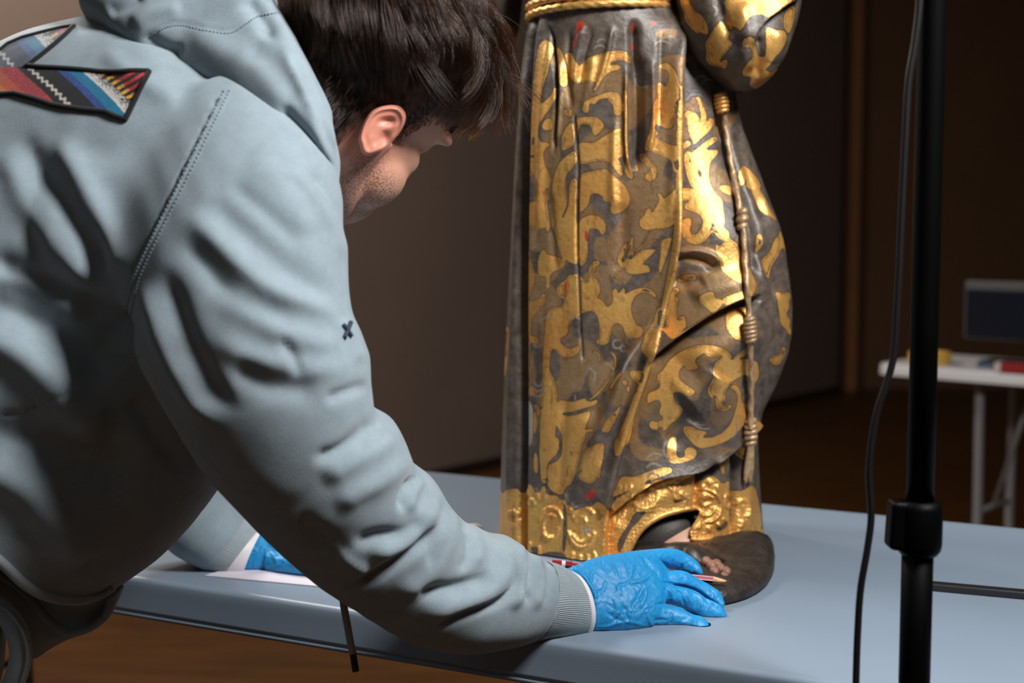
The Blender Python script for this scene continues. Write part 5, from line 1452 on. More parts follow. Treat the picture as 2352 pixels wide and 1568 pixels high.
for j in range(GX.shape[0]):
    for i in range(GX.shape[1]):
        if ins[j, i]:
            q = cast(GX[j, i], GY[j, i], .0016)
            if q is None: continue
            idx[j, i] = len(Vp); Vp.append(q); Cp.append(np.append(stripe(GX[j, i], GY[j, i]), 1))
Fp = []
for j in range(GX.shape[0] - 1):
    for i in range(GX.shape[1] - 1):
        f = (idx[j, i], idx[j, i + 1], idx[j + 1, i + 1], idx[j + 1, i])
        if min(f) >= 0: Fp.append(f)
m_p, N, L, b = mat('woven_patch')
at = N.new('ShaderNodeAttribute'); at.attribute_name = 'weave'
L.new(at.outputs['Color'], b.inputs['Base Color']); b.inputs['Roughness'].default_value = .85; b.inputs['Sheen Weight'].default_value = .2
me = make_mesh('patch', np.array(Vp), np.array(Fp))
a = me.color_attributes.new('weave', 'FLOAT_COLOR', 'POINT')
cfull = np.array(Cp, np.float32)
a.data.foreach_set('color', cfull[:len(me.vertices)].ravel())
patch = link('patch', me, m_p, hoodie)
patch['label'] = 'star-shaped woven patch with bright striped colours'
bd = [cast(x, y, .0016) for x, y in dense]
M_bind = wv_cloth('black_binding', S(26, 25, 28), bump=.4, scale=1500)
runs, cur = [], []
for q in bd + bd[:1]:
    if q is None or (cur and np.linalg.norm(q - cur[-1]) > .03):
        if len(cur) > 3: runs.append(cur)
        cur = [] if q is None else [q]
    else: cur.append(q)
if len(cur) > 3: runs.append(cur)
link('binding', make_mesh('binding', *merge([tube(r, .0023, 8) for r in runs])), M_bind, patch)
# small embroidered cross on the sleeve
for k, pts in enumerate(([(787, 745), (797, 758), (806, 772)], [(805, 741), (798, 757), (790, 776)])):
    q = on_cloth(pts, .0004, 14)
    if len(q) > 3: link('embroidered_bar', make_mesh('embroidered_bar', *tube(q, .0021, 8)), simple('navy_thread', S(34, 46, 66), .7), hoodie)

# ---------------------------------------------------------------- body (head, neck, trunk, arms, legs in one skin)
M_skin, N, L, b = mat('skin')
b.inputs['Roughness'].default_value = .5; b.inputs['Subsurface Weight'].default_value = .12
b.inputs['Subsurface Radius'].default_value = (.01, .004, .002)
at = N.new('ShaderNodeAttribute'); at.attribute_name = 'tone'
tc = N.new('ShaderNodeTexCoord')
nz = N.new('ShaderNodeTexNoise'); nz.inputs['Scale'].default_value = 700; nz.inputs['Detail'].default_value = 3; L.new(tc.outputs['Object'], nz.inputs['Vector'])
sp = N.new('ShaderNodeSeparateColor'); L.new(at.outputs['Color'], sp.inputs[0])
mx = N.new('ShaderNodeMix'); mx.data_type = 'RGBA'; mx.inputs[6].default_value = (*S(212, 160, 136), 1); mx.inputs[7].default_value = (*S(206, 112, 92), 1); L.new(sp.outputs[1], mx.inputs[0])
mr = N.new('ShaderNodeMapRange'); mr.inputs[1].default_value = .42; mr.inputs[2].default_value = .6; L.new(nz.outputs['Fac'], mr.inputs[0])
ml = N.new('ShaderNodeMath'); ml.operation = 'MULTIPLY'; L.new(mr.outputs[0], ml.inputs[0]); L.new(sp.outputs[0], ml.inputs[1])
mx2 = N.new('ShaderNodeMix'); mx2.data_type = 'RGBA'; L.new(ml.outputs[0], mx2.inputs[0]); L.new(mx.outputs[2], mx2.inputs[6]); mx2.inputs[7].default_value = (*S(104, 78, 70), 1)
mx3 = N.new('ShaderNodeMix'); mx3.data_type = 'RGBA'; L.new(sp.outputs[2], mx3.inputs[0]); L.new(mx2.outputs[2], mx3.inputs[6]); mx3.inputs[7].default_value = (*S(34, 25, 22), 1)
L.new(mx3.outputs[2], b.inputs['Base Color'])


def cam2w(v):
    return v[0] * np.array([1.0, 0, 0]) + v[1] * AX_U + v[2] * AX_F


hF = np.array([.490, -.458, .742]); hF /= np.linalg.norm(hF)
hU = np.array([.662, .749, .026]); hU -= hF * (hU @ hF); hU /= np.linalg.norm(hU)
hR = np.cross(hU, hF)
if hR[2] > 0: hR = -hR
HFw, HUw, HRw = cam2w(hF), cam2w(hU), cam2w(hR)
AXH = np.array([HFw, HUw, HRw])
EAR = P(887, 289, 1.288)
HC = EAR - HRw * .076


def hp_(f, u, r): return HC + HFw * f + HUw * u + HRw * r


hd = []
hd.append(ellipsoid(hp_(-.004, .055, 0), AXH, (.098, .082, .076), 32, 24))      # cranium
hd.append(ellipsoid(hp_(.045, .045, 0), AXH, (.055, .060, .066), 28, 20))       # forehead
hd.append(ellipsoid(hp_(.040, -.020, 0), AXH, (.058, .062, .060), 28, 20))      # face mass
hd.append(ellipsoid(hp_(.064, -.062, 0), AXH, (.040, .040, .047), 24, 16))      # mouth and jaw front
hd.append(ellipsoid(hp_(.074, -.090, 0), AXH, (.020, .018, .024), 20, 14))      # chin
hd.append(tube([hp_(.098, .028, 0), hp_(.106, .004, 0), hp_(.112, -.014, 0), hp_(.100, -.026, 0)], [.008, .009, .011, .009], 14, 16))   # nose
hd.append(ellipsoid(hp_(.094, -.054, 0), AXH, (.010, .006, .022), 16, 10)); hd.append(ellipsoid(hp_(.090, -.066, 0), AXH, (.010, .007, .020), 16, 10))   # lips
for s in (-1, 1):
    hd.append(ellipsoid(hp_(.064, -.006, s * .044), AXH, (.022, .017, .013), 18, 12))     # cheekbone
    hd.append(ellipsoid(hp_(.056, -.036, s * .040), AXH, (.034, .034, .026), 18, 12))     # cheek
    hd.append(ellipsoid(hp_(.084, .034, s * .034), AXH, (.016, .009, .026), 18, 12))      # brow
    hd.append(tube([hp_(.012, -.005, s * .064), hp_(.012, -.05, s * .058), hp_(.035, -.075, s * .046), hp_(.07, -.092, s * .018)], [.016, .019, .019, .014], 14, 24))  # jaw
    hd.append(ellipsoid(hp_(.082, .018, s * .032), AXH, (.012, .011, .013), 16, 12))      # eyeball under lid
hd.append(tube([hp_(-.02, -.0, 0), hp_(-.035, -.07, 0), P(680, 330, 1.37), P(560, 380, 1.38)], [.060, .057, .062, .075], 32, 30))   # neck
torso_b = [(a + (c_ - a) * .06, b0 + (d_ - b0) * .06, c_ + (a - c_) * .06, d_ + (b0 - d_) * .06, y1, y2, t * .88) for a, b0, c_, d_, y1, y2, t in torso[2:]]
hd.append(loft(torso_b, 40, 32))


def shrink(secs, k): return [((a + c_) / 2 + (a - c_) / 2 * k, (b0 + d_) / 2 + (b0 - d_) / 2 * k, (a + c_) / 2 + (c_ - a) / 2 * k, (b0 + d_) / 2 + (d_ - b0) / 2 * k, y1, y2, t * .72) for a, b0, c_, d_, y1, y2, t in secs]


hd.append(loft(shrink(arm_r, .62), 40, 24)); hd.append(loft(shrink(arm_l, .62), 40, 24))
hip = P(-330, 1010, 1.335)
hd.append(tube([np.array([hip[0] + .02, 1.33, .92]), (np.array([hip[0], 1.33, .93]) + P(-60, 700, 1.355)) / 2, P(20, 690, 1.36)], [.10, .105, .10], 28, 16))
LEGS = []
for s in (-1, 1):
    hipj = np.array([hip[0] + .02, 1.33 + s * .095, .93]); knee = np.array([-.63 + (.06 if s < 0 else -.02), 1.31 + s * .12, .50]); ank = np.array([-.68 + (.08 if s < 0 else -.06), 1.30 + s * .13, .085])
    LEGS.append((hipj, knee, ank))
    hd.append(tube([hipj + [.02, 0, -.01], hipj + [.01, 0, -.03], (hipj + knee) / 2, knee, (knee * .6 + ank * .4), ank, ank - [0, 0, .04]], [.08, .088, .072, .055, .054, .038, .036], 20, 40))
    hd.append(tube([ank + [-.05, 0, -.03], ank + [.06, 0, -.035], ank + [.15, 0, -.05]], [.035, .036, .02], 16, 14))
bv, bf_ = remesh(*merge(hd), 0.0034, smooth_it=11)
bf_ = np.asarray(bf_)
bx, by = proj(bv)
rel = bv - HC
lf, lu, lr = rel @ HFw, rel @ HUw, rel @ HRw
# eye sockets
bn = vnormals(bv, bf_)
if ((bv - bv.mean(0)) * bn).sum() < 0: bn = -bn
for s in (-1, 1):
    dd = ((lf - .098) / .02) ** 2 + ((lu - .02) / .013) ** 2 + ((lr - s * .032) / .018) ** 2
    bv = bv - bn * (.004 * np.exp(-dd))[:, None]
tone = np.zeros((len(bv), 4)); tone[:, 3] = 1
beard = np.clip((-.018 - lu) / .02, 0, 1) * np.clip((lf + .01) / .02, 0, 1) * np.clip((.2 - np.abs(lu)) / .02, 0, 1)
tone[:, 0] = np.clip(beard * .85 + .5 * np.exp(-((lf - .03) / .012) ** 2 - ((lu + .015) / .02) ** 2), 0, 1) * (np.abs(lu) < .14)
# the ear, on its own shell within the same mesh
EO = np.array([(846, 264), (856, 254), (871, 246), (888, 242), (904, 241), (917, 244), (926, 251), (932, 264), (930, 282), (920, 302), (904, 322), (886, 340), (866, 351), (848, 358), (838, 357), (831, 350), (827, 336), (823, 320), (828, 298), (836, 280)], float)
ec = np.array([880., 300.])
nr, nt = 34, 80
eo = smooth_line(np.vstack([EO, EO[:1]]), nt + 1)[:-1]
ang = np.arctan2(-(eo[:, 1] - ec[1]), eo[:, 0] - ec[0])
ev = []; EH = np.zeros((nr, nt))
tt = np.arange(nt) / nt
for i in range(nr):
    r = i / (nr - 1)
    for k in range(nt):
        x, y = ec + (eo[k] - ec) * max(r, .015)
        # front side of the outline (towards the cheek) has no rim
        front_side = math.exp(-((tt[k] - .52) / .13) ** 2)
        lobe = math.exp(-((tt[k] - .72) / .08) ** 2)
        rim = math.exp(-((r - .90) / .11) ** 2) * (1 - .85 * front_side) * (1 - .6 * lobe)
        anti = .38 * math.exp(-((r - .60) / .13) ** 2) * (1 - front_side) * (1 - lobe)
        concha = -.9 * math.exp(-(((x - 884) / 13) ** 2 + ((y - 318) / 15) ** 2)) - .7 * math.exp(-(((x - 893) / 20) ** 2 + ((y - 278) / 8) ** 2))
        tragus = .9 * math.exp(-(((x - 903) / 7) ** 2 + ((y - 317) / 8) ** 2)) + .55 * math.exp(-(((x - 862) / 8) ** 2 + ((y - 342) / 8) ** 2))
        h = .0105 + .0056 * (rim + anti + concha + tragus)
        h *= 1 - .55 * front_side * r
        if r > .96: h *= .55
        EH[i, k] = h
for _ in range(7):
    E2 = np.vstack([EH[:1], EH, EH[-1:]]); EH = (E2[:-2] + 2 * EH + E2[2:]) / 4
    EH = (np.roll(EH, 1, 1) + 2 * EH + np.roll(EH, -1, 1)) / 4
for i in range(nr):
    r = i / (nr - 1)
    for k in range(nt):
        x, y = ec + (eo[k] - ec) * max(r, .015)
        ev.append(P(x, y, 1.279 + .0001 * (x - 880) - EH[i, k]))
for k in range(nt):
    ev.append(P(*(ec + (eo[k] - ec) * .90), 1.279 + .012))
ev.append(P(*ec, 1.30))
ev = np.array(ev)
ef = [tuple(f) for f in grid_faces(nr + 1, nt).tolist()] + [((nr) * nt + k, (nr) * nt + (k + 1) % nt, (nr + 1) * nt) for k in range(nt)]
et = np.zeros((len(ev), 4)); et[:, 1] = .55; et[:, 3] = 1
tone[:, 1] = .5 * np.exp(-((bx - 850) ** 2 + (by - 330) ** 2) / 70 ** 2) * (lr > .02)
Vb, Fb = merge([(bv, bf_), (ev, ef)])
me = make_mesh('body', Vb, Fb)
tone[:, 2] = np.clip((-.012 - lf) / .012, 0, 1) * np.clip((lu + .085) / .02, 0, 1) * (np.abs(lr) < .09) * (lu < .2)
a = me.color_attributes.new('tone', 'FLOAT_COLOR', 'POINT'); a.data.foreach_set('color', np.vstack([tone, et]).astype(np.float32).ravel())
body = link('body', me, M_skin, man)

# eyebrow
M_hair, N, L, b = mat('dark_brown_hair')
hb = N.new('ShaderNodeBsdfHairPrincipled'); hb.parametrization = 'MELANIN'
hb.inputs['Melanin'].default_value = .79; hb.inputs['Melanin Redness'].default_value = .25; hb.inputs['Roughness'].default_value = .26; hb.inputs['Radial Roughness'].default_value = .4
hb.inputs['Random Color'].default_value = .25
L.new(hb.outputs[0], [n for n in N if n.type == 'OUTPUT_MATERIAL'][0].inputs[0])
M_scalp = simple('hair_undercoat', S(26, 20, 18), .8)

BB = BVHTree.FromPolygons([Vector(v) for v in bv], [tuple(f) for f in bf_.tolist()])
HAIRP, HAIRR = [], []


def strand(root, dirs, n, length, r0, seed):
    pass


NS = 17000
k = 0
crown = np.array([-.052, .122, 0.0])                     # whorl, local
while k < NS:
    # root on the cranium
    z = RNG.normal(size=3); z /= np.linalg.norm(z)
    loc = np.array([-.002, .058, 0]) + z * np.array([.103, .088, .081])
    f_, u_, r_ = loc
    ar = abs(r_)
    # hair line
    lim = .035 if f_ > .035 else (-.050 if f_ < -.045 else .015)
    if f_ > .078 and u_ < .075: continue
    if .0 < f_ <= .078 and u_ < .035 + (f_ - .02) * .45 and not (f_ < .034 and u_ > -.022 and ar > .05): continue
    if f_ <= .0 and u_ < -.055 - .0 * f_: continue
    if -.03 < f_ <= .0 and u_ < .012 and ar > .05: continue
    k += 1
    low = np.clip((u_ - (.030 if f_ > -.03 else -.005)) / .075, 0, 1)                 # short at nape and sides
    L_ = (.010 + .066 * low ** 1.1) * RNG.uniform(.75, 1.2)
    front = np.clip((f_ - .0) / .06, 0, 1) * np.clip((u_ - .06) / .04, 0, 1)
    L_ *= 1 + .08 * front
    n_ = z / np.array([.103, .088, .081]); n_ /= np.linalg.norm(n_)
    away = loc - crown; away -= n_ * (away @ n_); away /= np.linalg.norm(away) + 1e-6
    swirl = np.cross(n_, away)
    fwd = np.array([1., 0, 0]); fwd -= n_ * (fwd @ n_)
    down = np.array([0, -1., 0])
    cl = np.round(loc / .016); cr = np.random.default_rng(int(abs(cl[0] * 7919 + cl[1] * 104729 + cl[2] * 1299709)) % 2 ** 31)
    cj = cr.normal(size=3)
    d = away * .9 + swirl * .35 + fwd * (.55 + .7 * front) * low + cj * .42 * low + RNG.normal(size=3) * .12
    lift = .16 + .85 * low + .25 * cj[1] * low
    d = d / np.linalg.norm(d) + n_ * lift
    d /= np.linalg.norm(d)
    p = loc.copy(); pts = [p.copy()]
    seg = 9
    curl = cr.normal(size=3) * .35
    grav = np.array([-AXH[0] @ [0, 0, 1], -AXH[1] @ [0, 0, 1], -AXH[2] @ [0, 0, 1]])
    for i in range(seg):
        p = p + d * (L_ / seg)
        q = (p - np.array([-.002, .058, 0])) / np.array([.103, .088, .081])
        rr = np.linalg.norm(q)
        if rr < 1.035: p = np.array([-.002, .058, 0]) + q / rr * 1.035 * np.array([.103, .088, .081])
        inward = -(p - np.array([0, .05, 0])); inward /= np.linalg.norm(inward)
        d = d + down * .03 + grav * (.09 - .07 * front) * low + inward * (.26 - .05 * low - .10 * front) + curl * .20 * low + RNG.normal(size=3) * .03
        d /= np.linalg.norm(d)
        pts.append(p.copy())
    HAIRP.append(np.array(pts)); HAIRR.append(RNG.uniform(.8, 1.15))
# short hair of the nape, the neck and the sideburn, rooted on the skin itself
nape = np.where((((lf < -.012) & (lu < .02) & (lu > -.088) & (np.abs(lr) < .075)) | ((lf > .016) & (lf < .042) & (lu > .002) & (lu < .06) & (np.abs(lr) > .04))))[0]
pick = RNG.choice(nape, 5200)
for i in pick:
    r0 = np.array([lf[i], lu[i], lr[i]]); n0 = AXH @ bn[i]
    if (r0 * n0).sum() < 0 and lu[i] > -.03: n0 = -n0
    side = lf[i] > .01
    L_ = RNG.uniform(.006, .011) if side else RNG.uniform(.009, .016) + .014 * np.clip((lu[i] + .05) / .06, 0, 1)
    d = n0 * .45 + np.array([-.15 if not side else .1, -1., 0]) * .8 + RNG.normal(size=3) * .16
    d /= np.linalg.norm(d)
    pts = [r0 + d * L_ * t - n0 * .004 * t * t for t in np.linspace(0, 1, 10)]
    HAIRP.append(np.array(pts)); HAIRR.append(RNG.uniform(.8, 1.1))
# clumping toward neighbours sharing a cell
HP_ = np.array(HAIRP)
key = np.round(HP_[:, 0] / .011).astype(int); kk = key[:, 0] * 10007 + key[:, 1] * 101 + key[:, 2]
order = {}
for i, v in enumerate(kk): order.setdefault(int(v), []).append(i)
for v, ids in order.items():
    mean = HP_[ids].mean(0)
    wgt = np.linspace(0, .62, HP_.shape[1])[None, :, None]
    HP_[ids] = HP_[ids] * (1 - wgt) + mean[None] * wgt
HW = HC + HP_ @ AXH
npt = HW.shape[1]
hc = bpy.data.hair_curves.new('hair')
hc.add_curves([npt] * len(HW))
hc.points.foreach_set('position', HW.reshape(-1).astype(np.float32))
rad = np.linspace(1, .35, npt)[None, :] * np.array(HAIRR)[:, None] * .00020
hc.points.foreach_set('radius', rad.reshape(-1).astype(np.float32))
hc.materials.append(M_hair)
ho = bpy.data.objects.new('hair', hc); COL.objects.link(ho); ho.parent = man
ho.matrix_parent_inverse = Matrix.Translation(-PLOC[man.name]); ho['kind'] = 'stuff'
# undercoat shell so that no scalp shows between strands
sv, sf = ellipsoid(hp_(-.002, .058, 0), AXH, (.1045, .0895, .0825), 64, 48)
loc = (sv - HC) @ AXH.T
keep = ~(((loc[:, 0] > .074) & (loc[:, 1] < .08)) | ((loc[:, 0] > 0) & (loc[:, 1] < .058 + (loc[:, 0] - .02) * .35) & ~((loc[:, 0] < .03) & (loc[:, 1] > -.008))) | ((loc[:, 0] <= 0) & (loc[:, 1] < -.045)) | ((loc[:, 0] > -.03) & (loc[:, 0] <= 0) & (loc[:, 1] < .018)))
sf = np.array(sf); sf = sf[keep[sf].all(1)]
u_ = np.unique(sf); rm = -np.ones(len(sv), int); rm[u_] = np.arange(len(u_))
link('hair_undercoat', make_mesh('hair_undercoat', sv[u_], rm[sf]), M_scalp, ho)
# eyebrows
for s in (1, -1):
    parts = []
    for i in range(90):
        t = i / 89
        b0 = hp_(.108 - .032 * t ** 1.6, .040 + .006 * math.sin(t * 2.6), s * (.014 + .042 * t))
        h = BB.find_nearest(Vector(b0)); b0 = np.array(h[0]) + HUw * RNG.uniform(-.004, .004)
        d = HRw * s * .8 - HFw * .3 + HUw * RNG.uniform(.1, .6); d /= np.linalg.norm(d)
        nn = np.array(h[1]); nn = nn if nn @ (np.array(h[0]) - HC) > 0 else -nn
        parts.append(tube([b0, b0 + d * .004 + nn * .0012, b0 + d * .008 + nn * .001], [.0003, .0003, .0001], 4))
    link('eyebrow', make_mesh('eyebrow', *merge(parts)), M_scalp, body, kind='stuff')

# ---------------------------------------------------------------- trousers, shoes
M_trouser = wv_cloth('washed_blue_trousers', S(120, 132, 142), bump=.3, scale=700)
parts = []
for hipj, knee, ank in LEGS:
    parts.append(tube([hipj + [.03, 0, .09], hipj, (hipj + knee) / 2, knee, (knee + ank) / 2, ank + [0, 0, -.01]], [.105, .115, .098, .08, .074, .066], 26, 50))
parts.append(ellipsoid((LEGS[0][0] + LEGS[1][0]) / 2 + [.01, 0, .03], np.eye(3), (.14, .185, .13), 30, 20))
tv, tf_ = remesh(*merge(parts), .006, 4)
tv = tv + vnormals(tv, np.asarray(tf_)) * (.003 * np.sin(tv[:, 2] * 60 + 3 * np.sin(tv[:, 0] * 30)) * np.sin(tv[:, 1] * 25))[:, None]
link('trousers', make_mesh('trousers', tv, np.asarray(tf_)), M_trouser, man)
M_sneak = simple('dark_shoe_leather', S(48, 46, 48), .5)
M_sole = simple('pale_rubber_sole', S(196, 192, 184), .6)
for hipj, knee, ank in LEGS:
    c0 = ank * [1, 1, 0]
    sv, sf = remesh(*merge([ellipsoid(c0 + [.0, 0, .065], np.eye(3), (.07, .045, .06)), ellipsoid(c0 + [.10, 0, .045], np.eye(3), (.10, .047, .036)), ellipsoid(c0 + [-.03, 0, .05], np.eye(3), (.05, .042, .045))]), .005, 4)
    sv[:, 2] = np.maximum(sv[:, 2], .014)
    so = link('shoe', make_mesh('shoe', sv, np.asarray(sf)), M_sneak, man)
    t = np.linspace(0, 2 * math.pi, 48, endpoint=False)
    ol = np.stack([c0[0] + .055 + .145 * np.cos(t), c0[1] + .05 * np.sin(t)], -1)
    Vz = np.array([(x, y, z) for z in (0.001, .018) for x, y in ol])
    link('sole', make_mesh('sole', Vz, [tuple(f) for f in grid_faces(2, 48).tolist()] + [tuple(range(48)), tuple(range(48, 96))]), M_sole, so)

# ---------------------------------------------------------------- gloves
M_glove, N, L, b = mat('blue_nitrile')
b.inputs['Base Color'].default_value = (*S(26, 138, 198), 1); b.inputs['Roughness'].default_value = .5
b.inputs['Subsurface Weight'].default_value = .08; b.inputs['Subsurface Radius'].default_value = (.002, .006, .01)
tc = N.new('ShaderNodeTexCoord'); nz = N.new('ShaderNodeTexVoronoi'); nz.feature = 'SMOOTH_F1'; nz.inputs['Scale'].default_value = 120; nz.inputs['Smoothness'].default_value = .12; nz.inputs['Randomness'].default_value = 1.0
nw = N.new('ShaderNodeTexNoise'); nw.inputs['Scale'].default_value = 40; nw.inputs['Detail'].default_value = 2; L.new(tc.outputs['Object'], nw.inputs['Vector'])
vm = N.new('ShaderNodeVectorMath'); vm.operation = 'MULTIPLY_ADD'; vm.inputs[1].default_value = (.03, .03, .03); L.new(nw.outputs['Color'], vm.inputs[0]); L.new(tc.outputs['Object'], vm.inputs[2]); L.new(vm.outputs[0], nz.inputs['Vector'])
bp_ = N.new('ShaderNodeBump'); bp_.inputs['Strength'].default_value = .34; bp_.inputs['Distance'].default_value = .004; L.new(nz.outputs['Distance'], bp_.inputs['Height']); L.new(bp_.outputs[0], b.inputs['Normal'])

def dome(secs):
    a, b0 = secs[-2], secs[-1]
    ca = ((a[0] + a[2]) / 2, (a[1] + a[3]) / 2); cb = ((b0[0] + b0[2]) / 2, (b0[1] + b0[3]) / 2)
    dx, dy = cb[0] - ca[0], cb[1] - ca[1]; l = math.hypot(dx, dy) + 1e-6
    wpx = math.hypot(b0[2] - b0[0], b0[3] - b0[1]); ex, ey = dx / l * wpx * .24, dy / l * wpx * .24
    def sh(k, e): return (cb[0] + ex * e + (b0[0] - cb[0]) * k, cb[1] + ey * e + (b0[1] - cb[1]) * k, cb[0] + ex * e + (b0[2] - cb[0]) * k, cb[1] + ey * e + (b0[3] - cb[1]) * k, b0[4], b0[5], b0[6] * k)
    return list(secs) + [sh(.72, .7), sh(.22, 1.05)]


palm = [(1300, 1450, 1280, 1316, 1.425, 1.455, .030), (1340, 1459, 1304, 1308, 1.425, 1.46, .031), (1362, 1460, 1352, 1291, 1.425, 1.475, .031), (1428, 1460, 1424, 1278, 1.427, 1.49, .029), (1478, 1450, 1470, 1275, 1.432, 1.505, .026), (1506, 1436, 1505, 1292, 1.44, 1.51, .021), (1520, 1420, 1530, 1310, 1.447, 1.51, .012)]
thumb = [(1400, 1330, 1390, 1282, 1.48, 1.49, .018), (1450, 1312, 1436, 1270, 1.495, 1.505, .016), (1503, 1298, 1494, 1261, 1.515, 1.52, .0135), (1544, 1306, 1546, 1259, 1.53, 1.535, .0115), (1566, 1313, 1572, 1268, 1.535, 1.54, .0105), (1583, 1320, 1596, 1284, 1.535, 1.54, .0100), (1598, 1322, 1609, 1299, 1.533, 1.536, .0078), (1606, 1323, 1613, 1310, 1.532, 1.534, .0055)]
index = [(1480, 1340, 1480, 1296, 1.50, 1.505, .012), (1520, 1342, 1530, 1306, 1.515, 1.52, .0105), (1565, 1352, 1578, 1322, 1.515, 1.52, .009), (1592, 1364, 1604, 1336, 1.512, 1.517, .0085), (1612, 1376, 1622, 1352, 1.508, 1.512, .0085), (1626, 1382, 1633, 1362, 1.506, 1.508, .007)]
middle = [(1490, 1372, 1492, 1322, 1.478, 1.485, .0135), (1518, 1372, 1522, 1312, 1.485, 1.495, .0125), (1562, 1358, 1570, 1311, 1.496, 1.506, .0112), (1590, 1374, 1605, 1329, 1.502, 1.508, .0104), (1619, 1391, 1636, 1346, 1.502, 1.507, .0100), (1640, 1402, 1655, 1361, 1.500, 1.504, .0094), (1652, 1402, 1662, 1377, 1.498, 1.500, .0074)]
ringf = [(1478, 1404, 1478, 1346, 1.456, 1.466, .0125), (1508, 1390, 1516, 1338, 1.465, 1.475, .0115), (1537, 1387, 1560, 1346, 1.472, 1.48, .0105), (1570, 1397, 1592, 1357, 1.476, 1.484, .0098), (1595, 1410, 1618, 1371, 1.476, 1.484, .0095), (1616, 1427, 1650, 1386, 1.475, 1.48, .0102), (1641, 1430, 1664, 1399, 1.474, 1.476, .0090), (1656, 1428, 1668, 1408, 1.474, 1.475, .0065)]
little = [(1460, 1448, 1460, 1380, 1.436, 1.448, .0130), (1498, 1437, 1506, 1388, 1.44, 1.452, .0118), (1512, 1441, 1534, 1389, 1.442, 1.454, .0115), (1543, 1443, 1560, 1394, 1.444, 1.454, .011), (1570, 1451, 1591, 1410, 1.444, 1.452, .0105), (1589, 1460, 1612, 1415, 1.442, 1.447, .0108), (1606, 1464, 1625, 1427, 1.440, 1.442, .0098), (1618, 1462, 1630, 1436, 1.440, 1.441, .0078)]
gl = [loft(palm, 40, 40, 2.6)] + [loft(dome(q), 44, 28) for q in (thumb, index, middle, ringf, little)]
gv_, gf_ = remesh(*merge(gl), .00125, 3, .5)
gf_ = np.asarray(gf_)
g, _s = None, None
o4 = lambda pts: [(1280 + x / 5.6, 1230 + y / 5.6) for x, y in pts]
GW = []


def gwr(amp, wd, *pts, taper=.25): GW.append(('r', amp, wd, o4(pts), taper))


gwr(-2.6, 3.0, (140, 420), (240, 480), (350, 600), (430, 720), (465, 830), (465, 1050), (455, 1290), taper=.05); gwr(1.6, 3.5, (180, 400), (290, 460), (400, 600), (480, 760), (490, 900), taper=.1)
gwr(-1.6, 2.6, (420, 370), (440, 480), (430, 640)); gwr(-1.5, 3, (830, 270), (880, 330), (910, 430), (930, 560)); gwr(1.6, 4, (1000, 330), (960, 450), (930, 590), (1080, 580), (1240, 500))
gwr(-2.0, 3, (1090, 240), (1180, 370), (1300, 480), (1320, 560), (1300, 600)); gwr(-2.2, 3, (1230, 300), (1400, 390), (1540, 450)); gwr(-2.0, 2.5, (1310, 590), (1450, 610), (1600, 640)); gwr(1.6, 3, (1330, 570), (1450, 590), (1590, 615))
gwr(1.5, 4, (1150, 640), (1130, 780), (1080, 900), (1110, 960)); gwr(-1.8, 4, (1120, 620), (1060, 760), (980, 880), (960, 1000)); gwr(-1.6, 3, (850, 830), (830, 1000), (760, 1080), (700, 1160)); gwr(1.5, 3, (940, 860), (960, 980), (950, 1110), (850, 1280))
gwr(1.5, 2.6, (470, 1170), (650, 1160), (780, 1120), (940, 1110), (1180, 1170)); gwr(-1.5, 3, (600, 960), (740, 1060), (900, 1120)); gwr(-1.6, 3.5, (620, 560), (600, 680), (540, 720), (560, 800)); gwr(1.3, 4, (750, 620), (800, 700), (830, 790)); gwr(-1.3, 3, (760, 640), (870, 620), (960, 560))
gwr(-1.8, 3, (1250, 880), (1380, 880), (1500, 910)); gwr(1.4, 3, (1170, 930), (1160, 1020), (1200, 1120), (1260, 1180)); gwr(-1.4, 2.5, (1210, 1090), (1340, 1080), (1450, 1090)); gwr(-1.6, 3, (1460, 960), (1470, 1060), (1450, 1160)); gwr(1.2, 2.5, (1380, 920), (1400, 1000)); gwr(1.0, 2.5, (1480, 1090), (1700, 1130), (1880, 1180))
gwr(-1.6, 2.6, (1360, 660), (1420, 740), (1430, 860)); gwr(1.4, 2.6, (1400, 660), (1470, 740), (1500, 860)); gwr(-1.5, 2.6, (1520, 680), (1590, 760), (1640, 900)); gwr(1.4, 2.6, (1640, 660), (1680, 760), (1720, 900)); gwr(-1.5, 2.6, (1720, 720), (1790, 830), (1760, 960)); gwr(1.4, 2.6, (1780, 720), (1860, 830), (1840, 960)); gwr(-1.4, 2.4, (1880, 820), (1950, 880), (1900, 980))
gwr(-1.2, 2.2, (1500, 300), (1480, 360), (1470, 400)); gwr(-1.6, 2.6, (1600, 350), (1600, 410), (1560, 440)); gwr(1.2, 2.5, (1660, 340), (1720, 380), (1680, 470)); gwr(-1.2, 2.5, (1950, 700), (2000, 760), (1990, 810)); gwr(-1.2, 2.5, (1000, 700), (1050, 800), (990, 900)); gwr(1.3, 3, (700, 780), (760, 900), (720, 1000)); gwr(-1.2, 3, (560, 300), (600, 400), (640, 480)); gwr(1.2, 3, (650, 300), (730, 420), (780, 540)); gwr(-1.2, 2.5, (880, 900), (900, 1040), (930, 1090)); gwr(1.3, 2.4, (1000, 1100), (1100, 960), (1180, 880))
gwr(-4.0, 3.2, (1500, 640), (1620, 655), (1790, 710), (1960, 830), (2105, 950), taper=.08); gwr(-3.0, 3.0, (1430, 870), (1560, 910), (1720, 985), (1880, 1080), taper=.1)
gv_ = sculpt(gv_, gf_, GW)
gv_[:, 2] = np.maximum(gv_[:, 2], .7405)
glove = link('glove', make_mesh('glove', gv_, gf_), M_glove, man)
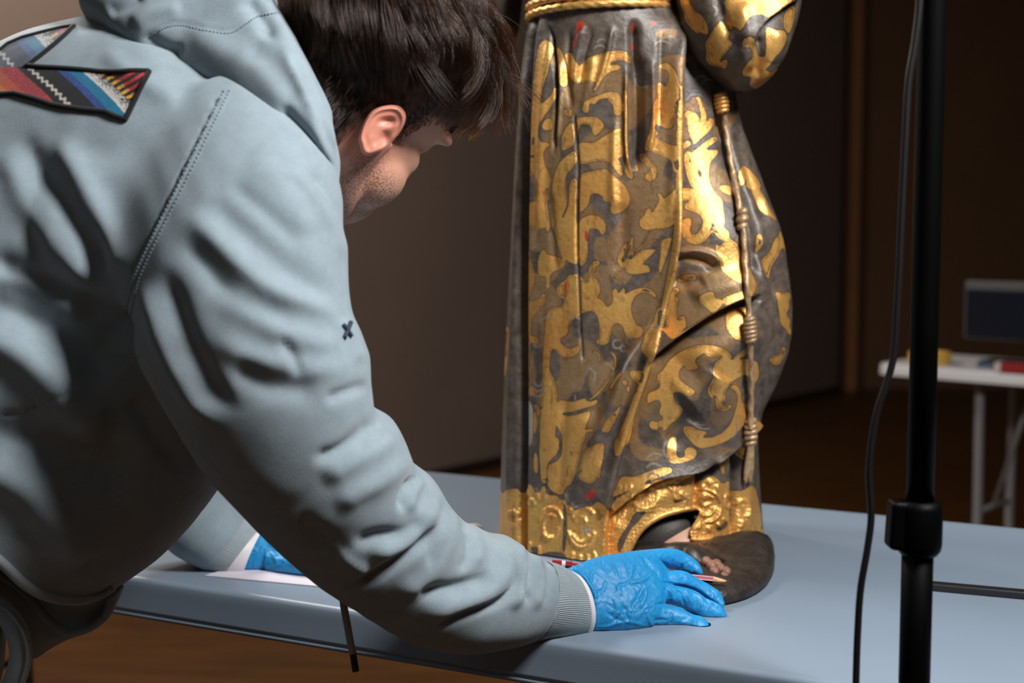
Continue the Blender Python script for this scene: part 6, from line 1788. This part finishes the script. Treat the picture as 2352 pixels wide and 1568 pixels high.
# pale rolled rim between cuff and glove
rim = [(1341, 1460), (1346, 1440), (1347, 1410), (1344, 1380), (1336, 1352), (1322, 1332), (1306, 1318)]
c1 = CR[-1].mean(0); tdir = c1 - CR[-4].mean(0); tdir /= np.linalg.norm(tdir)
RV = np.vstack([c1 + (CR[-1] - c1) * k + tdir * d for d, k in ((-.002, .99), (.0005, 1.015), (.003, 1.018), (.0052, 1.0), (.0058, .965), (.004, .93))])
link('glove_rim', make_mesh('glove_rim', RV, grid_faces(6, 140)), M_rimw, glove)
# left glove, resting further back
palm_l = [(530, 1322, 592, 1216, 1.69, 1.70, .034), (566, 1322, 606, 1222, 1.69, 1.70, .034), (620, 1322, 650, 1232, 1.69, 1.70, .032), (690, 1316, 700, 1240, 1.69, 1.70, .028), (730, 1310, 736, 1252, 1.69, 1.70, .018)]
gl = [loft(palm_l, 30, 32, 2.4)]
for k in range(4):
    Yk = 1.662 + k * .022
    gl.append(loft([(700, 1308 - k * 4, 705, 1262 - k * 4, Yk, Yk, .011), (770, 1304 - k * 4, 775, 1262 - k * 4, Yk, Yk, .0105), (830 + 6 * k, 1306 - k * 4, 838 + 6 * k, 1272 - k * 4, Yk - .004, Yk - .004, .0095), (868 + 8 * k, 1306 - k * 4, 872 + 8 * k, 1288 - k * 4, Yk - .006, Yk - .006, .006)], 24, 18))
gl.append(loft([(620, 1316, 620, 1262, 1.67, 1.67, .014), (690, 1320, 694, 1280, 1.645, 1.645, .012), (748, 1325, 752, 1292, 1.632, 1.632, .010), (776, 1328, 779, 1310, 1.628, 1.628, .006)], 24, 18))
lv, lf_ = remesh(*merge(gl), .0017, 3)
lf_ = np.asarray(lf_)
lv = sculpt(lv, lf_, [('r', -1.8, 4, [(600, 1240), (640, 1270), (680, 1262)]), ('r', 1.8, 5, [(620, 1250), (640, 1300)]), ('r', -1.8, 4, [(660, 1240), (652, 1290), (600, 1312)])])
lv[:, 2] = np.maximum(lv[:, 2], .7422)
glove_l = link('glove', make_mesh('glove', lv, lf_), M_glove, man)
link('glove_rim', make_mesh('glove_rim', *loft([(511, 1322, 592, 1213, 1.69, 1.70, .0445), (538, 1325, 598, 1216, 1.69, 1.70, .043), (560, 1326, 604, 1219, 1.69, 1.70, .040)], 8, 60, 2.1, cap=False)), M_rimw, glove_l)

# ================================================================ PENCIL, PAPER
M_pr = simple('red_pencil_lacquer', S(150, 18, 32), .25); M_pb = simple('dark_pencil_lacquer', S(34, 22, 40), .25); M_pw = simple('white_pencil_line', S(226, 190, 196), .35)
M_wd = simple('cut_pencil_wood', S(226, 178, 130), .7, noise=.15, nscale=300); M_gr = simple('graphite', S(70, 68, 70), .35)
p0, p1 = P(1268, 1293, 1.528), P(1676, 1335, 1.522)
pd = p1 - p0; PL = np.linalg.norm(pd); pd /= PL
n1 = np.cross(pd, [0, 1, 0]); n1 /= np.linalg.norm(n1); n1 = n1 if n1[2] > 0 else -n1
n2 = np.cross(pd, n1); n2 = n2 if n2[1] < 0 else -n2
pencil = thing('pencil', 'red striped wooden pencil held in the gloved right hand', 'pencil', p0)


def hexa(t0, t1, r, r2=None, seg=6, ph=math.pi / 6):
    r2 = r if r2 is None else r2
    V_ = [p0 + pd * t + (n1 * math.cos(a) + n2 * math.sin(a)) * rr for t, rr in ((t0, r), (t1, r2)) for a in np.linspace(0, 2 * math.pi, seg, endpoint=False) + ph]
    return np.array(V_), [tuple(f) for f in grid_faces(2, seg).tolist()] + [tuple(range(seg)), tuple(range(seg, 2 * seg))]


R_ = .0040
Lb = PL - .0185
me = make_mesh('shaft', *hexa(.012, Lb, R_), smooth=False); 
for m_ in (M_pr, M_pb): me.materials.append(m_)
for p in me.polygons:
    if abs(p.normal @ Vector(pd)) < .5: p.material_index = 0 if p.normal @ Vector(n1) > -.3 else 1
link('shaft', me, None, pencil)
# white stripes along the ridges
parts = []
for a in (math.pi / 6 + math.pi / 3 * 0, math.pi / 6 + math.pi / 3):
    o_ = (n1 * math.cos(a) + n2 * math.sin(a)) * R_ * .985
    parts.append(tube([p0 + pd * .022 + o_, p0 + pd * Lb + o_], .0006, 6))
link('stripe', make_mesh('stripe', *merge(parts)), M_pw, pencil)
link('end_cap', make_mesh('end_cap', *hexa(0, .012, R_ * .98), smooth=False), M_pr, pencil)
link('white_band', make_mesh('white_band', *hexa(.0105, .0145, R_ * 1.03, seg=24), smooth=False), simple('white_band_paint', S(214, 214, 222), .35), pencil)
link('sharpened_wood', make_mesh('sharpened_wood', *hexa(Lb, PL - .004, R_ * .97, .0010, seg=20)), M_wd, pencil)
link('lead', make_mesh('lead', *hexa(PL - .004, PL, .0010, .00025, seg=12)), M_gr, pencil)
# small white lettering on the shaft is too worn to read: a row of fine marks
parts = []
for i in range(9):
    t = .026 + i * .0018
    o_ = n2 * R_ * .868
    parts.append(obox(p0 + pd * t + o_ - n1 * .0007, pd, n2, .0009, .0002, .0015))
link('imprint', make_mesh('imprint', *merge(parts), smooth=False), M_pw, pencil, kind='stuff')
# paper under the left hand
pc = [PT(470, 1322, .7405), PT(742, 1348, .7405), PT(930, 1300, .7405), PT(640, 1272, .7405)]
V_ = np.array([q + [0, 0, z] for z in (0.0, .0008) for q in pc])
tag(link('paper_sheet', make_mesh('paper_sheet', V_, [(0, 1, 2, 3), (7, 6, 5, 4), (0, 4, 5, 1), (1, 5, 6, 2), (2, 6, 7, 3), (3, 7, 4, 0)], smooth=False), simple('white_paper', S(214, 208, 218), .8)), 'white sheet of paper lying on the table under the left gloved hand', 'paper')
# crumpled tissue behind the forearm
tp = PT(1088, 1216, .74)
tv = [tp + np.array([x * .001, y * .001, z * .001]) for x, y, z in ((-16, -8, 1), (12, -10, 1), (18, 4, 2), (2, 12, 1), (-14, 8, 2), (-4, -2, 13), (8, 2, 9))]
o = link('tissue', make_mesh('tissue', tv, [(0, 1, 5), (1, 6, 5), (1, 2, 6), (2, 3, 6), (3, 5, 6), (3, 4, 5), (4, 0, 5), (0, 4, 3, 2, 1)], smooth=False), simple('white_tissue', S(232, 230, 232), .9))
tag(o, 'small crumpled white tissue on the table behind the forearm', 'tissue'); o.modifiers.new('sub', 'SUBSURF').levels = 2
